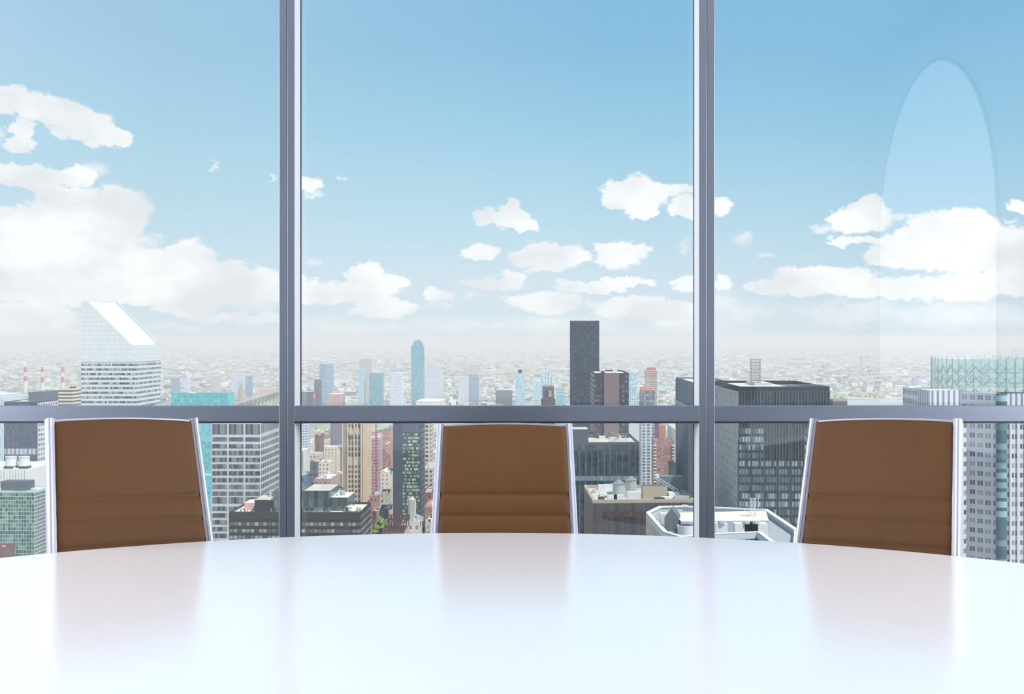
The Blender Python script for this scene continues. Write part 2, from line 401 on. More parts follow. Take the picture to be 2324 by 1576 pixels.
# ------------------------------------------------------------------ the round white table
TX, TY, TA, TB = -.07, 1.980, 2.15, 1.9513
m_table = mat('white_lacquer', (243, 241, 244), .19, .33, .5, ior=2.1)
m_edge = mat('table_edge_lacquer', (206, 210, 226), .25)
def table():
    e = empty('conference_table', (TX, TY, 0))
    tag(e, 'large round glossy white conference table filling the foreground', 'table')
    n = 256
    def ring(s, z): return [((TA + s) * math.cos(2 * PI * i / n), (TB + s) * math.sin(2 * PI * i / n), z) for i in range(n)]
    prof = [(0, .740), (.0, .740), (.0022, .7392), (.003, .7372), (.003, .712), (.001, .710), (-.02, .710)]
    rings = [ring(-.0035 + s, z) for s, z in prof[1:]]
    mb = MB()
    for r0, r1 in zip(rings[:-1], rings[1:]):
        for i in range(n):
            j = (i + 1) % n; mb.face([r1[i], r1[j], r0[j], r0[i]], None, 0)
    mb.face(rings[0], None, 0); mb.face(list(reversed(rings[-1])), None, 0)
    o = mb.build('tabletop', m_table, e)
    # pedestals under the top
    for x in (-.9, .9):
        p = MB().cyl(x, 0, .30, .0, .02, 48).cyl(x, 0, .07, .02, .69, 32).cyl(x, 0, .25, .69, .709, 48)
        p.build('pedestal', m_frame, e)
table()

# ------------------------------------------------------------------ leather conference chairs
def leather_mat():
    m = bpy.data.materials.new('tan_leather'); m.use_nodes = True; nt = m.node_tree; N = nt.nodes.new; L = nt.links.new
    b = nt.nodes['Principled BSDF']; tc = N('ShaderNodeTexCoord')
    vo = N('ShaderNodeTexVoronoi'); vo.inputs['Scale'].default_value = 420; L(tc.outputs['Object'], vo.inputs['Vector'])
    nz = N('ShaderNodeTexNoise'); nz.inputs['Scale'].default_value = 5; nz.inputs['Detail'].default_value = 3; L(tc.outputs['Object'], nz.inputs['Vector'])
    mx = N('ShaderNodeMix'); mx.data_type = 'RGBA'; L(nz.outputs[0], mx.inputs[0]); mx.inputs[6].default_value = (*lin((79, 54, 34)), 1); mx.inputs[7].default_value = (*lin((90, 62, 37)), 1)
    L(mx.outputs[2], b.inputs['Base Color']); b.inputs['Roughness'].default_value = .5; b.inputs['Specular IOR Level'].default_value = .12
    bp = N('ShaderNodeBump'); bp.inputs['Strength'].default_value = .35; bp.inputs['Distance'].default_value = .0008
    L(vo.outputs['Distance'], bp.inputs['Height']); L(bp.outputs[0], b.inputs['Normal'])
    return m
m_leather = leather_mat()
m_alu = mat('satin_aluminium', (158, 163, 178), .48, .6)
m_alud = mat('satin_aluminium_shaded', (128, 130, 140), .5, .6)  # darker copy; the inner lip's shade is put into the colour
m_black = mat('black_plastic', (16, 15, 16), .5)

REC = .3465; RW = .019
def back_path(H):
    """centre line of the back and seat: (y, z) with y = 0 at the top of the back, front towards -y"""
    pts = []
    n1 = Vector((-REC, -1)).normalized()
    zb = .50
    for i in range(33):
        z = H - (H - zb) * i / 32; pts.append((-(H - z) * REC, z))
    y0, z0 = pts[-1]
    for i in range(1, 11):   # the bend into the seat
        a = i / 10; th = a * (PI / 2 - math.atan(REC) - .06)
        d = Vector((-REC, -1)).normalized(); ang = -th
        dd = Vector((d.x * math.cos(ang) - d.y * math.sin(ang), d.x * math.sin(ang) + d.y * math.cos(ang)))
        y0 += dd.x * .012; z0 += dd.y * .012; pts.append((y0, z0))
    for i in range(1, 13): pts.append((y0 - .034 * i, z0 + .003 * i))
    return pts

def arclen(p):
    s = [0]
    for a, b in zip(p[:-1], p[1:]): s.append(s[-1] + math.hypot(b[0] - a[0], b[1] - a[1]))
    return s

def make_chair(name, x, y, yaw, roll, H, label):
    e = empty(name, (x, y, 0), yaw)
    tag(e, label, 'chair', 'leather conference chairs at the table')
    path = back_path(H); S = arclen(path)
    def R(px, py, pz):   # tilt of the back about its own axis (a worn tilt mechanism), fading into the seat
        t = max(0, min(1, (pz - .45) / .15)); a = roll * t; dz = pz - H
        return (px * math.cos(a) + dz * math.sin(a), py, H - px * math.sin(a) + dz * math.cos(a))
    def at(s):
        for i in range(len(S) - 1):
            if s <= S[i + 1] or i == len(S) - 2:
                t = (s - S[i]) / (S[i + 1] - S[i]); a, b = path[i], path[i + 1]
                return a[0] + (b[0] - a[0]) * t, a[1] + (b[1] - a[1]) * t, i
    def nrm(i):
        i0 = max(0, i - 1); i1 = min(len(path) - 1, i + 2); d = Vector((path[i1][0] - path[i0][0], path[i1][1] - path[i0][1])).normalized()
        return Vector((d.y, -d.x))    # towards the sitter
    def w(z): return .2392 + .0385 * max(0, H - max(z, .5)) + (-.0 if z > .5 else 0)
    # leather pads: back (with seams) and seat
    smax = S[-1]
    seams = [.252, .326, .400, .474, .548]
    s_split = .66
    def pad(nm, s0, s1, seamlist, arch):
        nu, nv = 36, int((s1 - s0) / .006)
        mb = MB(); grid = {}
        for side in (0, 1):
            for j in range(nv + 1):
                for i in range(nu + 1):
                    u = -1 + 2 * i / nu; s = s0 + (s1 - s0) * j / nv
                    # arched top edge
                    ar = arch * (1 - u * u) * max(0, 1 - (s - s0) / .20)
                    yy, zz, k = at(s); nn = nrm(k)
                    dseam = min([abs(s - q) for q in seamlist] + [9])
                    th = .017
                    bulge = .0075 * (1 - math.exp(-dseam / .010)) - .004
                    eu = max(0, abs(u) - .90) / .10; ev = max(0, 1 - min(s - s0, s1 - s) / .012)
                    th2 = (th + bulge) * math.sqrt(max(0, 1 - eu * eu * .8)) * math.sqrt(max(.02, 1 - ev * ev * .97))
                    off = th2 if side == 0 else -.006
                    pinch = .0022 * math.exp(-dseam / .006)
                    X = u * (w(zz) - RW + .0005 - pinch)
                    grid[side, i, j] = R(X, yy + nn.x * off, zz + nn.y * off + ar)
        def q(a, b, c, d): mb.face([grid[a], grid[b], grid[c], grid[d]], None, 0)
        for j in range(nv):
            for i in range(nu):
                q((0, i, j), (0, i, j + 1), (0, i + 1, j + 1), (0, i + 1, j))
                q((1, i, j), (1, i + 1, j), (1, i + 1, j + 1), (1, i, j + 1))
        for j in range(nv):
            q((0, 0, j), (1, 0, j), (1, 0, j + 1), (0, 0, j + 1)); q((0, nu, j), (0, nu, j + 1), (1, nu, j + 1), (1, nu, j))
        for i in range(nu):
            q((0, i, 0), (0, i + 1, 0), (1, i + 1, 0), (1, i, 0)); q((0, i, nv), (1, i, nv), (1, i + 1, nv), (0, i + 1, nv))
        return mb.build(nm, m_leather, e, smooth=True)
    bk = pad('backrest', .004, s_split - .004, seams, .0085)
    pad('seat', s_split + .002, smax - .01, [s_split + .16, s_split + .28], 0)
    # aluminium strip that closes the top of the back
    mb = MB(); nu = 30
    for i in range(nu):
        q = []
        for kx in (i, i + 1):
            u = -1 + 2 * kx / nu; X = u * (w(H) - RW * .6); a = .0085 * (1 - u * u)
            q.append((X, a))
        (xa, aa), (xb, ab) = q
        def c(X, a, yy, zz): return R(X, yy, H + a + zz)
        A = [c(xa, aa, -.010, .0012), c(xa, aa, .010, .0012), c(xa, aa, .010, -.010), c(xa, aa, -.010, -.006)]
        B = [c(xb, ab, -.010, .0012), c(xb, ab, .010, .0012), c(xb, ab, .010, -.010), c(xb, ab, -.010, -.006)]
        for k in range(4):
            mb.face([A[k], B[k], B[(k + 1) % 4], A[(k + 1) % 4]], None, 0)
    mb.build('top_strip', m_alu, e, smooth=False)
    # side rails: rounded outer profile and a flat inner lip
    for sgn in (-1, 1):
        rails = [('side_rail', m_alu, [(-.0100, .017), (-.0040, .0195), (.0015, .0185), (.0045, .0150), (.0055, .004), (.0045, -.014), (.000, -.0185), (-.0100, -.0185)]),
                 ('rail_lip', m_alud, [(-.0190, .013), (-.0102, .0150), (-.0102, -.0160), (-.0190, -.0160)])]
        par = None
        for nm, mm, prof in rails:
            mb = MB(); rings = []
            for i, (yy, zz) in enumerate(path):
                nn = nrm(min(i, len(path) - 2)); W = w(zz) - .0055
                rings.append([R(sgn * (W + a), yy + nn.x * (b - .0), zz + nn.y * (b - .0) + (.004 if i == 0 else 0)) for a, b in prof])
            for r0, r1 in zip(rings[:-1], rings[1:]):
                for k in range(len(prof)):
                    k2 = (k + 1) % len(prof); mb.face([r0[k], r0[k2], r1[k2], r1[k]], None, 0)
            mb.face(rings[0], None, 0); mb.face(rings[-1], None, 0)
            o = mb.build(nm, mm, e if par is None else par, weld=True)
            par = o if par is None else par
    # black strip filling the gap between rail and leather
    for sgn in (-1, 1):
        mb = MB()
        for i in range(len(path) - 1):
            q = []
            for k in (i, i + 1):
                yy, zz = path[k]; nn = nrm(min(k, len(path) - 2)); W = w(zz) - RW - .0055
                q.append([R(sgn * (W + a), yy + nn.x * b, zz + nn.y * b) for a, b in ((-.003, .009), (.0003, .009), (.0003, -.01), (-.003, -.01))])
            for k in range(4): mb.face([q[0][k], q[0][(k + 1) % 4], q[1][(k + 1) % 4], q[1][k]], None, 0)
        mb.build('gap_strip', m_black, e, weld=True)
    # tilt box, gas column, five-star base with castors
    ys = path[-1][0] + .22; zs = path[-1][1]
    MB().box(-.07, .07, ys - .11, ys + .11, zs - .085, zs - .03, bottom=True).build('tilt_mechanism', m_black, e, bevel=.008)
    MB().cyl(0, ys, .028, .22, zs - .085, 24).cyl(0, ys, .037, .09, .24, 24).build('gas_column', m_alu, e)
    hub = MB().cyl(0, ys, .045, .075, .115, 24).build('star_hub', m_alu, e)
    for k in range(5):
        a = k * 2 * PI / 5 + .3; d = Vector((math.cos(a), math.sin(a), 0)); t = Vector((-d.y, d.x, 0)); o = Vector((0, ys, 0))
        mb = MB(); A = []
        for r, hw_, z0, z1 in ((.04, .022, .075, .115), (.18, .017, .072, .098), (.31, .012, .068, .082)):
            A.append([o + d * r + t * hw_ + Vector((0, 0, z0)), o + d * r - t * hw_ + Vector((0, 0, z0)), o + d * r - t * hw_ + Vector((0, 0, z1)), o + d * r + t * hw_ + Vector((0, 0, z1))])
        for p, q2 in zip(A[:-1], A[1:]):
            for k2 in range(4): mb.face([p[k2], p[(k2 + 1) % 4], q2[(k2 + 1) % 4], q2[k2]])
        mb.face(A[0]); mb.face(A[-1])
        lg = mb.build('leg', m_alu, e, weld=True)
        cpos = o + d * .295
        cm = MB()
        for sd_ in (-.016, .016):
            c0 = cpos + t * (sd_ - .008) + Vector((0, 0, .03)); c1 = cpos + t * (sd_ + .008) + Vector((0, 0, .03)); cm.bar(c0, c1, .03, n=20)
        cm.bar(cpos + Vector((0, 0, .03)), cpos + Vector((0, 0, .07)), .008, n=8)
        cm.build('castor', m_black, lg)
    return e
make_chair('conference_chair', -1.2239, 3.8876, .6194, .0373, 1.1002, 'tan leather chair with silver side rails in front of the left window')
make_chair('conference_chair', -.0257, 4.3731, 0, 0.0, 1.0494, 'tan leather chair facing straight across the table, centre window behind it')
make_chair('conference_chair', 1.1768, 3.9023, -.5866, -.0365, 1.0977, 'tan leather chair with silver side rails in front of the right window')

# ================================================================== the city, seen from about the 65th floor
TH = math.radians(1.5)      # the street grid, turned a little from the view
ZB = GZ
def wx(px, D): return (px - CX) / F * D
def wz(py, D): return EYE - (py - HY) / F * D
def roofpt(px, py, z):
    D = (EYE - z) * F / (py - HY); return (wx(px, D), D)

m_roof = mat('roof_gravel', (188, 182, 168), .9, noise=(.15, .25))
m_roofw = mat('roof_white', (212, 210, 202), .85, noise=(.1, .08))
m_roofd = mat('roof_dark', (92, 92, 94), .9, noise=(.2, .2))
m_steel = mat('rooftop_steel', (188, 192, 194), .45, .3)
m_white = mat('white_metal', (208, 211, 213), .5)
m_darkm = mat('dark_louvre', (58, 62, 68), .6)
m_green = mat('foliage', (112, 132, 62), .9, noise=(.6, .4))
m_red = mat('crane_red', (190, 52, 62), .5)
m_stone = mat('limestone', (208, 190, 166), .85, noise=(.08, .1))
m_brown = mat('brown_slab', (128, 108, 110), .8, noise=(.05, .06))
m_conc = mat('concrete', (186, 180, 172), .9, noise=(.1, .12))
m_terra = mat('terracotta', (196, 122, 92), .9)

def rel(px, D, p): return p * D / F     # pixels at distance D to metres

def tower(name, label, pL, pC, pR, D, ytop, fac, roof=None, depth=None, z0=None, par=1.2, parm=None, kind='tower', group=None, cat='building', ph=None, units=0, seed=0, turn=False):
    """near corner at pixel column pC and distance D; left wall runs to pL, right wall to pR; roof edge at pixel row ytop"""
    roof = roof or m_roof
    vp = CX + F * math.tan(TH)
    phi = TH if pC <= vp and (pR - pC < pC - pL) else TH
    left_front = (pC <= vp or (pC - pL) >= (pR - pC)) and not turn
    if not left_front: phi = TH + PI / 2
    xc = wx(pC, D); c, s = math.cos(phi), math.sin(phi)
    def wl():
        t = pL - CX; return (F * xc - t * D) / (F * c + t * s)
    def wr():
        t = pR - CX; return (t * D - F * xc) / (F * s - t * c)
    w1 = wl() if (left_front or abs(pC - pL) > .5) else depth
    w2 = wr() if (not left_front or abs(pR - pC) > .5) else depth
    if depth and left_front: w2 = depth
    if depth and not left_front: w1 = depth
    zt = wz(ytop, D); zb = ZB if z0 is None else z0
    e = empty(name, (xc, D, zb), -phi); h = zt - zb
    tag(e, label, cat, group)
    poly = [(-w1, 0), (0, 0), (0, w2), (-w1, w2)]
    b = MB().prism(poly, 0, h, 0, 1).build('facade', [fac, roof], e)
    if par:
        MB().ring(poly, .5, h, h + par, 0).build('parapet', parm or fac_plain(fac), e)
    FOOT.append((xc, D, -phi, w1, w2))
    rng = random.Random(seed + int(pC) * 13)
    if ph:   # penthouse: fractions of the plan and height in metres
        for (a, b_, c_, d_, hh, mm) in ph:
            MB().box(-w1 * b_, -w1 * a, w2 * c_, w2 * d_, h, h + hh, 0, 0).build('penthouse', mm, e)
    for k in range(units):
        ux = -w1 * rng.uniform(.1, .85); uy = w2 * rng.uniform(.1, .8); s_ = rng.uniform(1.5, 4)
        MB().box(ux, ux + s_, uy, uy + s_ * rng.uniform(.6, 1.5), h, h + rng.uniform(1, 2.8)).build('rooftop_unit', rng.choice([m_steel, m_white, m_darkm, m_roofw]), e)
    return e, w1, w2, h

def fac_plain(f): return MATS.get(f.name + '_cap') or mat(f.name + '_cap', CAP.get(f.name, (170, 168, 165)), .8)
CAP = {}
FOOT = []
def FC(name, wall, *a, **k):
    CAP[name] = wall; return facade(name, wall, *a, **k)

def px_m(p, D): return p * D / F

# ---------------------------------------------------------------- ground and water
def ground():
    m = bpy.data.materials.new('city_ground'); m.use_nodes = True; nt = m.node_tree; N = nt.nodes.new; L = nt.links.new
    b = nt.nodes['Principled BSDF']; b.inputs['Roughness'].default_value = .95; tc = N('ShaderNodeTexCoord')
    def ramp(src, stops, interp='LINEAR'):
        r = N('ShaderNodeValToRGB'); cr = r.color_ramp; cr.interpolation = interp
        for i, (p, c) in enumerate(stops):
            e = cr.elements[i] if i < 2 else cr.elements.new(p); e.position = p; e.color = (*lin(c), 1)
        L(src, r.inputs[0]); return r.outputs[0]
    v = N('ShaderNodeTexVoronoi'); v.inputs['Scale'].default_value = .011; L(tc.outputs['Object'], v.inputs['Vector'])
    sx = N('ShaderNodeSeparateColor'); L(v.outputs['Color'], sx.inputs[0])
    blocks = ramp(sx.outputs[0], [(0, (108, 110, 106)), (1, (225, 222, 214)), (.25, (140, 136, 126)), (.5, (176, 170, 158)), (.68, (120, 128, 104)), (.8, (205, 200, 192))], 'CONSTANT')
    n1 = N('ShaderNodeTexNoise'); n1.inputs['Scale'].default_value = .0006; n1.inputs['Detail'].default_value = 5; L(tc.outputs['Object'], n1.inputs['Vector'])
    gr = ramp(n1.outputs[0], [(0.5, (0, 0, 0)), (.62, (255, 255, 255))])
    n2 = N('ShaderNodeTexNoise'); n2.inputs['Scale'].default_value = .03; n2.inputs['Detail'].default_value = 6; L(tc.outputs['Object'], n2.inputs['Vector'])
    green = ramp(n2.outputs[0], [(.35, (104, 118, 84)), (.65, (168, 172, 140))])
    mx = N('ShaderNodeMix'); mx.data_type = 'RGBA'; L(gr, mx.inputs[0]); L(blocks, mx.inputs[6]); L(green, mx.inputs[7])
    L(mx.outputs[2], b.inputs['Base Color'])
    o = tag(MB().box(-150000, 150000, 40, 240000, GZ - 5, GZ).build('ground', m), kind='structure')
    mw = mat('river_water', (150, 176, 176), .22, 0, .5, bump=(.05, .3))
    pts = [(-900, 3700, 4300), (0, 3550, 4150), (690, 3330, 3950), (980, 3400, 4000), (1300, 3700, 4250), (1560, 4000, 4600), (1925, 4760, 5150), (2120, 4800, 5230), (2500, 5000, 5500), (3200, 5500, 6200)]
    mb = MB()
    for (a, n0, f0), (b_, n1_, f1) in zip(pts[:-1], pts[1:]):
        mb.face([(wx(a, n0), n0, GZ + .6), (wx(b_, n1_), n1_, GZ + .6), (wx(b_, f1), f1, GZ + .6), (wx(a, f0), f0, GZ + .6)])
    tag(mb.build('river', mw), kind='structure')
    mb = MB()   # the creek that winds in behind the striped tower
    for (a, n0, f0), (b_, n1_, f1) in zip([(1400, 5800, 6300), (1460, 5900, 6500), (1500, 6100, 6800), (1540, 6300, 7400), (1700, 6300, 7600)][:-1], [(1460, 5900, 6500), (1500, 6100, 6800), (1540, 6300, 7400), (1700, 6300, 7600)]):
        mb.face([(wx(a, n0), n0, GZ + .6), (wx(b_, n1_), n1_, GZ + .6), (wx(b_, f1), f1, GZ + .6), (wx(a, f0), f0, GZ + .6)])
    tag(mb.build('creek', mw), kind='structure')
    # the island park between the river's arms
    mg = mat('park_grass', (150, 168, 104), .95, noise=(.02, .3))
    tag(MB().prism([(wx(700, 3330), 3330), (wx(1000, 3330), 3330), (wx(1000, 3560), 3560), (wx(720, 3600), 3600)], GZ, GZ + 2).build('park_lawn', mg), kind='structure')
ground()

# ---------------------------------------------------------------- wedge-topped white tower
f_citi = FC('white_panel_wall', (186, 190, 198), (222, 222, 221), (230, 230, 228), 1.9, 3.78, .90, .94, rough=.6, var=1)
m_band = FC('ribbon_glass', (150, 156, 160), (52, 62, 74), (198, 208, 208), 1.5, 40, .86, 1, rough=.2, var=1)
def wedge_tower():
    D = 1000.; xc = wx(310, D); w1 = 127 / F * D * 1.0; w2 = .062 * D
    e = empty('wedge_tower', (xc, D, ZB), -TH); tag(e, 'tall white office tower with a slanted wedge top and dark window bands', 'building')
    zc = wz(783, D) - ZB; zt = wz(684.5, D * 1.0) - ZB
    mb = MB(); prof = [(-w1, 0), (0, 0), (0, zc), (-.105 * w1, zc), (-.885 * w1, zt), (-w1, zt)]
    mb.face([(x, 0, z) for x, z in prof], [(x, z - zc) for x, z in prof])
    mb.face([(x, w2, z) for x, z in reversed(prof)], [(x, z - zc) for x, z in reversed(prof)])
    for i in range(len(prof)):
        (a, za), (b, zb_) = prof[i], prof[(i + 1) % len(prof)]
        if i == 0: continue
        l = math.hypot(b - a, zb_ - za)
        mm = 0 if i in (1, 5) else 1
        mb.face([(a, 0, za), (a, w2, za), (b, w2, zb_), (b, 0, zb_)], [(0, za - zc), (w2, za - zc), (w2, zb_ - zc), (0, zb_ - zc)], mm)
    mb.build('facade', [f_citi, mat('slope_white', (234, 234, 232), .5)], e)
    # the glazed slope is framed by a raised rim along its far edge
    s0 = Vector((-.885 * w1, 0, zt)); s1 = Vector((-.105 * w1, 0, zc))
    for yy, t, hh in ((0, .8, .25), (w2 - 3.4, .8, 1.6), (w2 - 1.2, 1.2, 2.4)):
        r = MB(); A = [s0 + Vector((0, yy, 0)), s0 + Vector((0, yy + t, 0)), s0 + Vector((hh, yy + t, hh)), s0 + Vector((hh, yy, hh))]
        B = [p + (s1 - s0) for p in A]
        for k in range(4): r.face([A[k], A[(k + 1) % 4], B[(k + 1) % 4], B[k]])
        r.face(A); r.face(B); r.build('roof_rim', m_white, e)
    for k in range(24):
        z = zc - (10 + 11 * .0) - 3.78 * (k + 1) - 3.2
        if z < 150: break
        h_ = 1.65
        b = MB(); b.box(-w1 + .05, -.05, -.12, .4, z, z + h_); b.box(-.4, .12, .05, w2 - .05, z, z + h_)
        b.build('window_band', m_band, e)
    g = MB().box(-w1 - .02, .05, -.06, .2, zc - 14.2, zc - 13.9).box(-.2, .06, .02, w2, zc - 14.2, zc - 13.9); g.build('dark_joint', m_darkm, e)  # dark joint line running across front and side
wedge_tower()

# ---------------------------------------------------------------- left window
f_bgl = FC('blue_dark_glass', (56, 66, 84), (38, 50, 74), (78, 92, 118), 4.0, 8.0, .8, .75, rough=.18)
f_gridw = FC('white_grid_wall', (206, 208, 210), (70, 84, 104), (150, 160, 172), 9, 7.2, .66, .55)
e, w1, w2, h = tower('dark_glass_tower', 'dark blue glass tower with a pale louvre band, left of the left chair', 9, 85, 165, 1800, 914, f_bgl, m_roof, units=4)
MB().box(.02, .3, .5, w2 - .5, 4, h - 1).build('side_wall', f_gridw, e)
z = wz(1019, 1800) - ZB; MB().box(-w1 + 1, -1, -.25, .1, z - 8.5, z + 0).build('louvre_band', FC('louvre_white', (196, 198, 204), (120, 126, 138), (170, 176, 186), 6.2, 30, .55, 1), e)
MB().box(-w1 * .5, -1, w2 * .2, w2 * .75, h, h + 14).build('penthouse', mat('penthouse_slate', (84, 92, 104), .6), e)
f_pale = FC('pale_glass', (200, 214, 222), (150, 178, 192), (216, 230, 234), 3.0, 3.9, .82, .7, rough=.25)
tower('pale_glass_building', 'pale blue-white glass building at the far left edge', -40, 8, 48, 2300, 897, f_pale, m_roofw, units=3)
f_col = FC('beige_columns', (212, 200, 182), (96, 84, 78), (150, 134, 122), 4.4, 60, .45, 1)
tower('columned_building', 'beige building of stacked columns left of the wedge-topped tower', 132, 165, 186, 1300, 884, FC('beige_slabs', (214, 204, 188), (96, 86, 80), (158, 142, 130), 60, 3.7, 1, .5), m_roof, units=2)
f_teal = FC('teal_glass', (112, 178, 182), (84, 178, 186), (140, 216, 216), 2.9, 3.9, .74, .62, rough=.25, wall2=(130, 196, 200))
e, w1, w2, h = tower('teal_glass_building', 'turquoise glass slab right of the wedge-topped tower', 388, 518, 519, 1150, 896, f_teal, m_roofw, depth=24, units=3)
f_teal2 = FC('teal_glass_bright', (96, 190, 204), (60, 160, 178), (120, 214, 224), 2.9, 3.9, .8, .66, rough=.25)
tower('teal_podium', 'brighter turquoise glass wing just right of the left chair', 440, 476, 480, 1050, 1083, f_teal2, m_roofw, depth=20, units=3)

# white-banded slab
f_slab = FC('grey_panel', (200, 201, 203), (190, 191, 193), (204, 205, 207), 1.2, 3.5, .9, .9, rough=.7)
def banded():
    D = 620.
    e, w1, w2, h = tower('banded_office_slab', 'white and grey office slab with dark ribbon windows beside the left mullion', 480, 592, 650, D, 946, f_slab, m_roof)
    mg = FC('slab_glass', (88, 92, 100), (44, 52, 64), (150, 148, 150), 1.25, 30, .9, 1, rough=.2)
    mgd = FC('slab_glass_side', (222, 220, 214), (60, 70, 82), (120, 128, 134), 2.6, 30, .62, 1, rough=.25)
    zz = [964 + 28] + [1000 + 15.4 * i for i in range(11)]
    rows = [(963, 986)] + [(993 + 15.4 * i - 0, 993 + 15.4 * i + 9.2) for i in range(9)] + [(1129, 1143)] + [(1150.5 + 15.4 * i, 1150.5 + 15.4 * i + 9.2) for i in range(8)]
    for (a, b) in rows:
        zt_, zb_ = wz(a, D) - ZB, wz(b, D) - ZB
        mb = MB()
        for q in range(3):
            xa = -w1 + w1 * q / 3 + .55; xb = -w1 + w1 * (q + 1) / 3 - .45
            mb.box(xa, xb, -.15, .3, zb_, zt_, bottom=True)
        mb.build('window_band', mg, e)
        mb = MB(); nb = 16
        if a == 963: zb_ = zt_ - 4.6
        for q in range(nb):
            ya = w2 * (q + .2) / nb; yb = w2 * (q + .86) / nb; mb.box(-.3, .12, ya, yb, zb_, zt_, bottom=True)
        mb.build('side_windows', mgd if False else MATS['slab_glass'], e)
banded()

# roof with cooling towers, and the green glass block below it
f_gg = FC('green_mirror_glass', (178, 198, 192), (44, 78, 76), (130, 170, 156), 2.6, 3.7, .9, .88, rough=.12, var=.9)
f_gs = FC('green_side_glass', (196, 204, 190), (66, 88, 100), (110, 132, 138), 2.6, 3.7, .84, .8, rough=.2)
e, w1, w2, h = tower('green_glass_block', 'green mirror-glass block with a cluttered pale roof, below left of the left chair', -90, 77, 118, 1200, 1119, f_gg, m_roofw, par=1.5, units=10)
MB().box(.0, .25, .3, w2 - .3, 0, h - .2).build('side_wall', f_gs, e)
MB().box(-w1 * .55, -w1 * .18, w2 * .35, w2 * .75, h, h + 9).build('penthouse', mat('penthouse_slate', (84, 92, 104), .6), e)
for k in range(3): MB().bar((-w1 * .3 + 3 * k, w2 * .1, h + 1), (-8 + 3 * k, w2 * .3, h + 1), .35).build('roof_pipe', mat('green_pipe', (70, 150, 110), .6), e)
e, w1, w2, h = tower('cooling_tower_building', 'white-roofed building with two round cooling towers left of the left chair', -120, 60, 130, 1420, 1068, FC('white_louvres', (228, 228, 226), (170, 170, 172), (206, 206, 208), 3.4, 60, .3, 1), m_roofw, units=8)
for px in (22, 52):
    x = wx(px, 1440) - e.location.x
    MB().cyl(x, 22, 7.2, h + 3, h + 11, 24, r1=6.2).cyl(x, 22, 6.2, h + 11, h + 14, 24, r1=6.6).build('cooling_tower', m_white, e)
    MB().box(x - 6, x + 6, 16, 28, h, h + 3).build('cooling_tower_base', m_darkm, e)
tower('red_brown_block', 'low red-brown building at the bottom left corner of the window', -60, 14, 34, 900, 1246, FC('redbrown', (122, 92, 88), (70, 62, 66), (120, 104, 100), 3, 3.6, .6, .5), m_terra, units=3)

# ---------------------------------------------------------------- chimneys across the river
for k, px in enumerate((57, 96, 142)):
    D = 5600.; x = wx(px, D); e = empty('power_station_chimney', (x, D, GZ))
    tag(e, ('leftmost', 'middle', 'rightmost')[k] + ' of three red and white striped chimneys beyond the river', 'chimney', 'striped power station chimneys')
    H = wz(834, D) - GZ; cuts = [0, .5, .68, .82, 1.0] if k == 0 else [0, .45, .66, .82, 1.0]
    def rr(t): return 9.5 - 4.2 * t
    MB().cyl(0, 0, rr(0), 0, H * cuts[1], 20, r1=rr(cuts[1])).build('lower_shaft', m_white, e)
    for i, (mm, nm) in enumerate(((m_red, 'red_band'), (m_white, 'white_band'), (m_red, 'red_band'))):
        MB().cyl(0, 0, rr(cuts[i + 1]) + .1, H * cuts[i + 1], H * cuts[i + 2], 20, r1=rr(cuts[i + 2]) + .1).build(nm, mm, e)

# ---------------------------------------------------------------- cantilever bridge
def bridge():
    mt = mat('bridge_steel', (176, 168, 160), .7); mst = mat('bridge_stone', (196, 188, 174), .9)
    e = empty('cantilever_bridge', (wx(545, 4180), 4180, GZ)); tag(e, 'long steel truss bridge reaching away beside the turquoise slab', 'bridge')
    A = Vector((0, 0, 44)); B = Vector((wx(648, 5300) - wx(545, 4180), 1120, 44)); A0 = Vector((wx(380, 3300) - wx(545, 4180), -880, 44))
    for nm, P0, P1 in (('deck', A, B), ('deck', A0, A)):
        d = (P1 - P0).normalized(); t = Vector((-d.y, d.x, 0)) * 13
        mb = MB()
        for s in (-1, 1): mb.bar(P0 + t * s, P1 + t * s, 3.2)
        mb.face([P0 - t, P1 - t, P1 + t, P0 + t]); mb.build(nm, mt, e)
    n_ = 22; mb = MB()
    for k in range(n_):
        p = A + (B - A) * (k / n_); q = A + (B - A) * ((k + 1) / n_); u = Vector((0, 0, 11))
        mb.bar(p + u, q + u, 1.0); mb.bar(p, q + u, .8); mb.bar(p, p + u, .8)
    mb.build('truss', mt, e)
    for k in range(12):
        p = A + (B - A) * ((k + .5) / 12)
        MB().box(p.x - 4, p.x + 4, p.y - 14, p.y + 14, 0, 42).build('pier', mst, e)
    for T in (A, A0 + (A - A0) * .45):
        mb = MB()
        for s in (-1, 1):
            for r in (-1, 1):
                mb.bar(T + Vector((s * 5, r * 13, -44)), T + Vector((s * 4, r * 11, 62)), 2.4)
            mb.bar(T + Vector((s * 4, 11, 62)), T + Vector((s * 4, 11, 76)), 1.2)
        mb.bar(T + Vector((-4, 0, 60)), T + Vector((4, 0, 60)), 2)
        mb.build('bridge_tower', mt, e)
        mb = MB()
        for sx_ in (-1, 1):
            for k in range(10):
                t0, t1 = k / 10, (k + 1) / 10
                dv = (B - A).normalized() * 230 * sx_
                hh = lambda t: 8 + 54 * (1 - t) ** 2
                mb.bar(T + dv * t0 + Vector((0, 0, hh(t0))), T + dv * t1 + Vector((0, 0, hh(t1))), 1.4); mb.bar(T + dv * t1, T + dv * t1 + Vector((0, 0, hh(t1))), .9)
                mb.bar(T + dv * t0, T + dv * t1 + Vector((0, 0, hh(t1))), .8)
        mb.build('cantilever_truss', mt, e)
bridge()

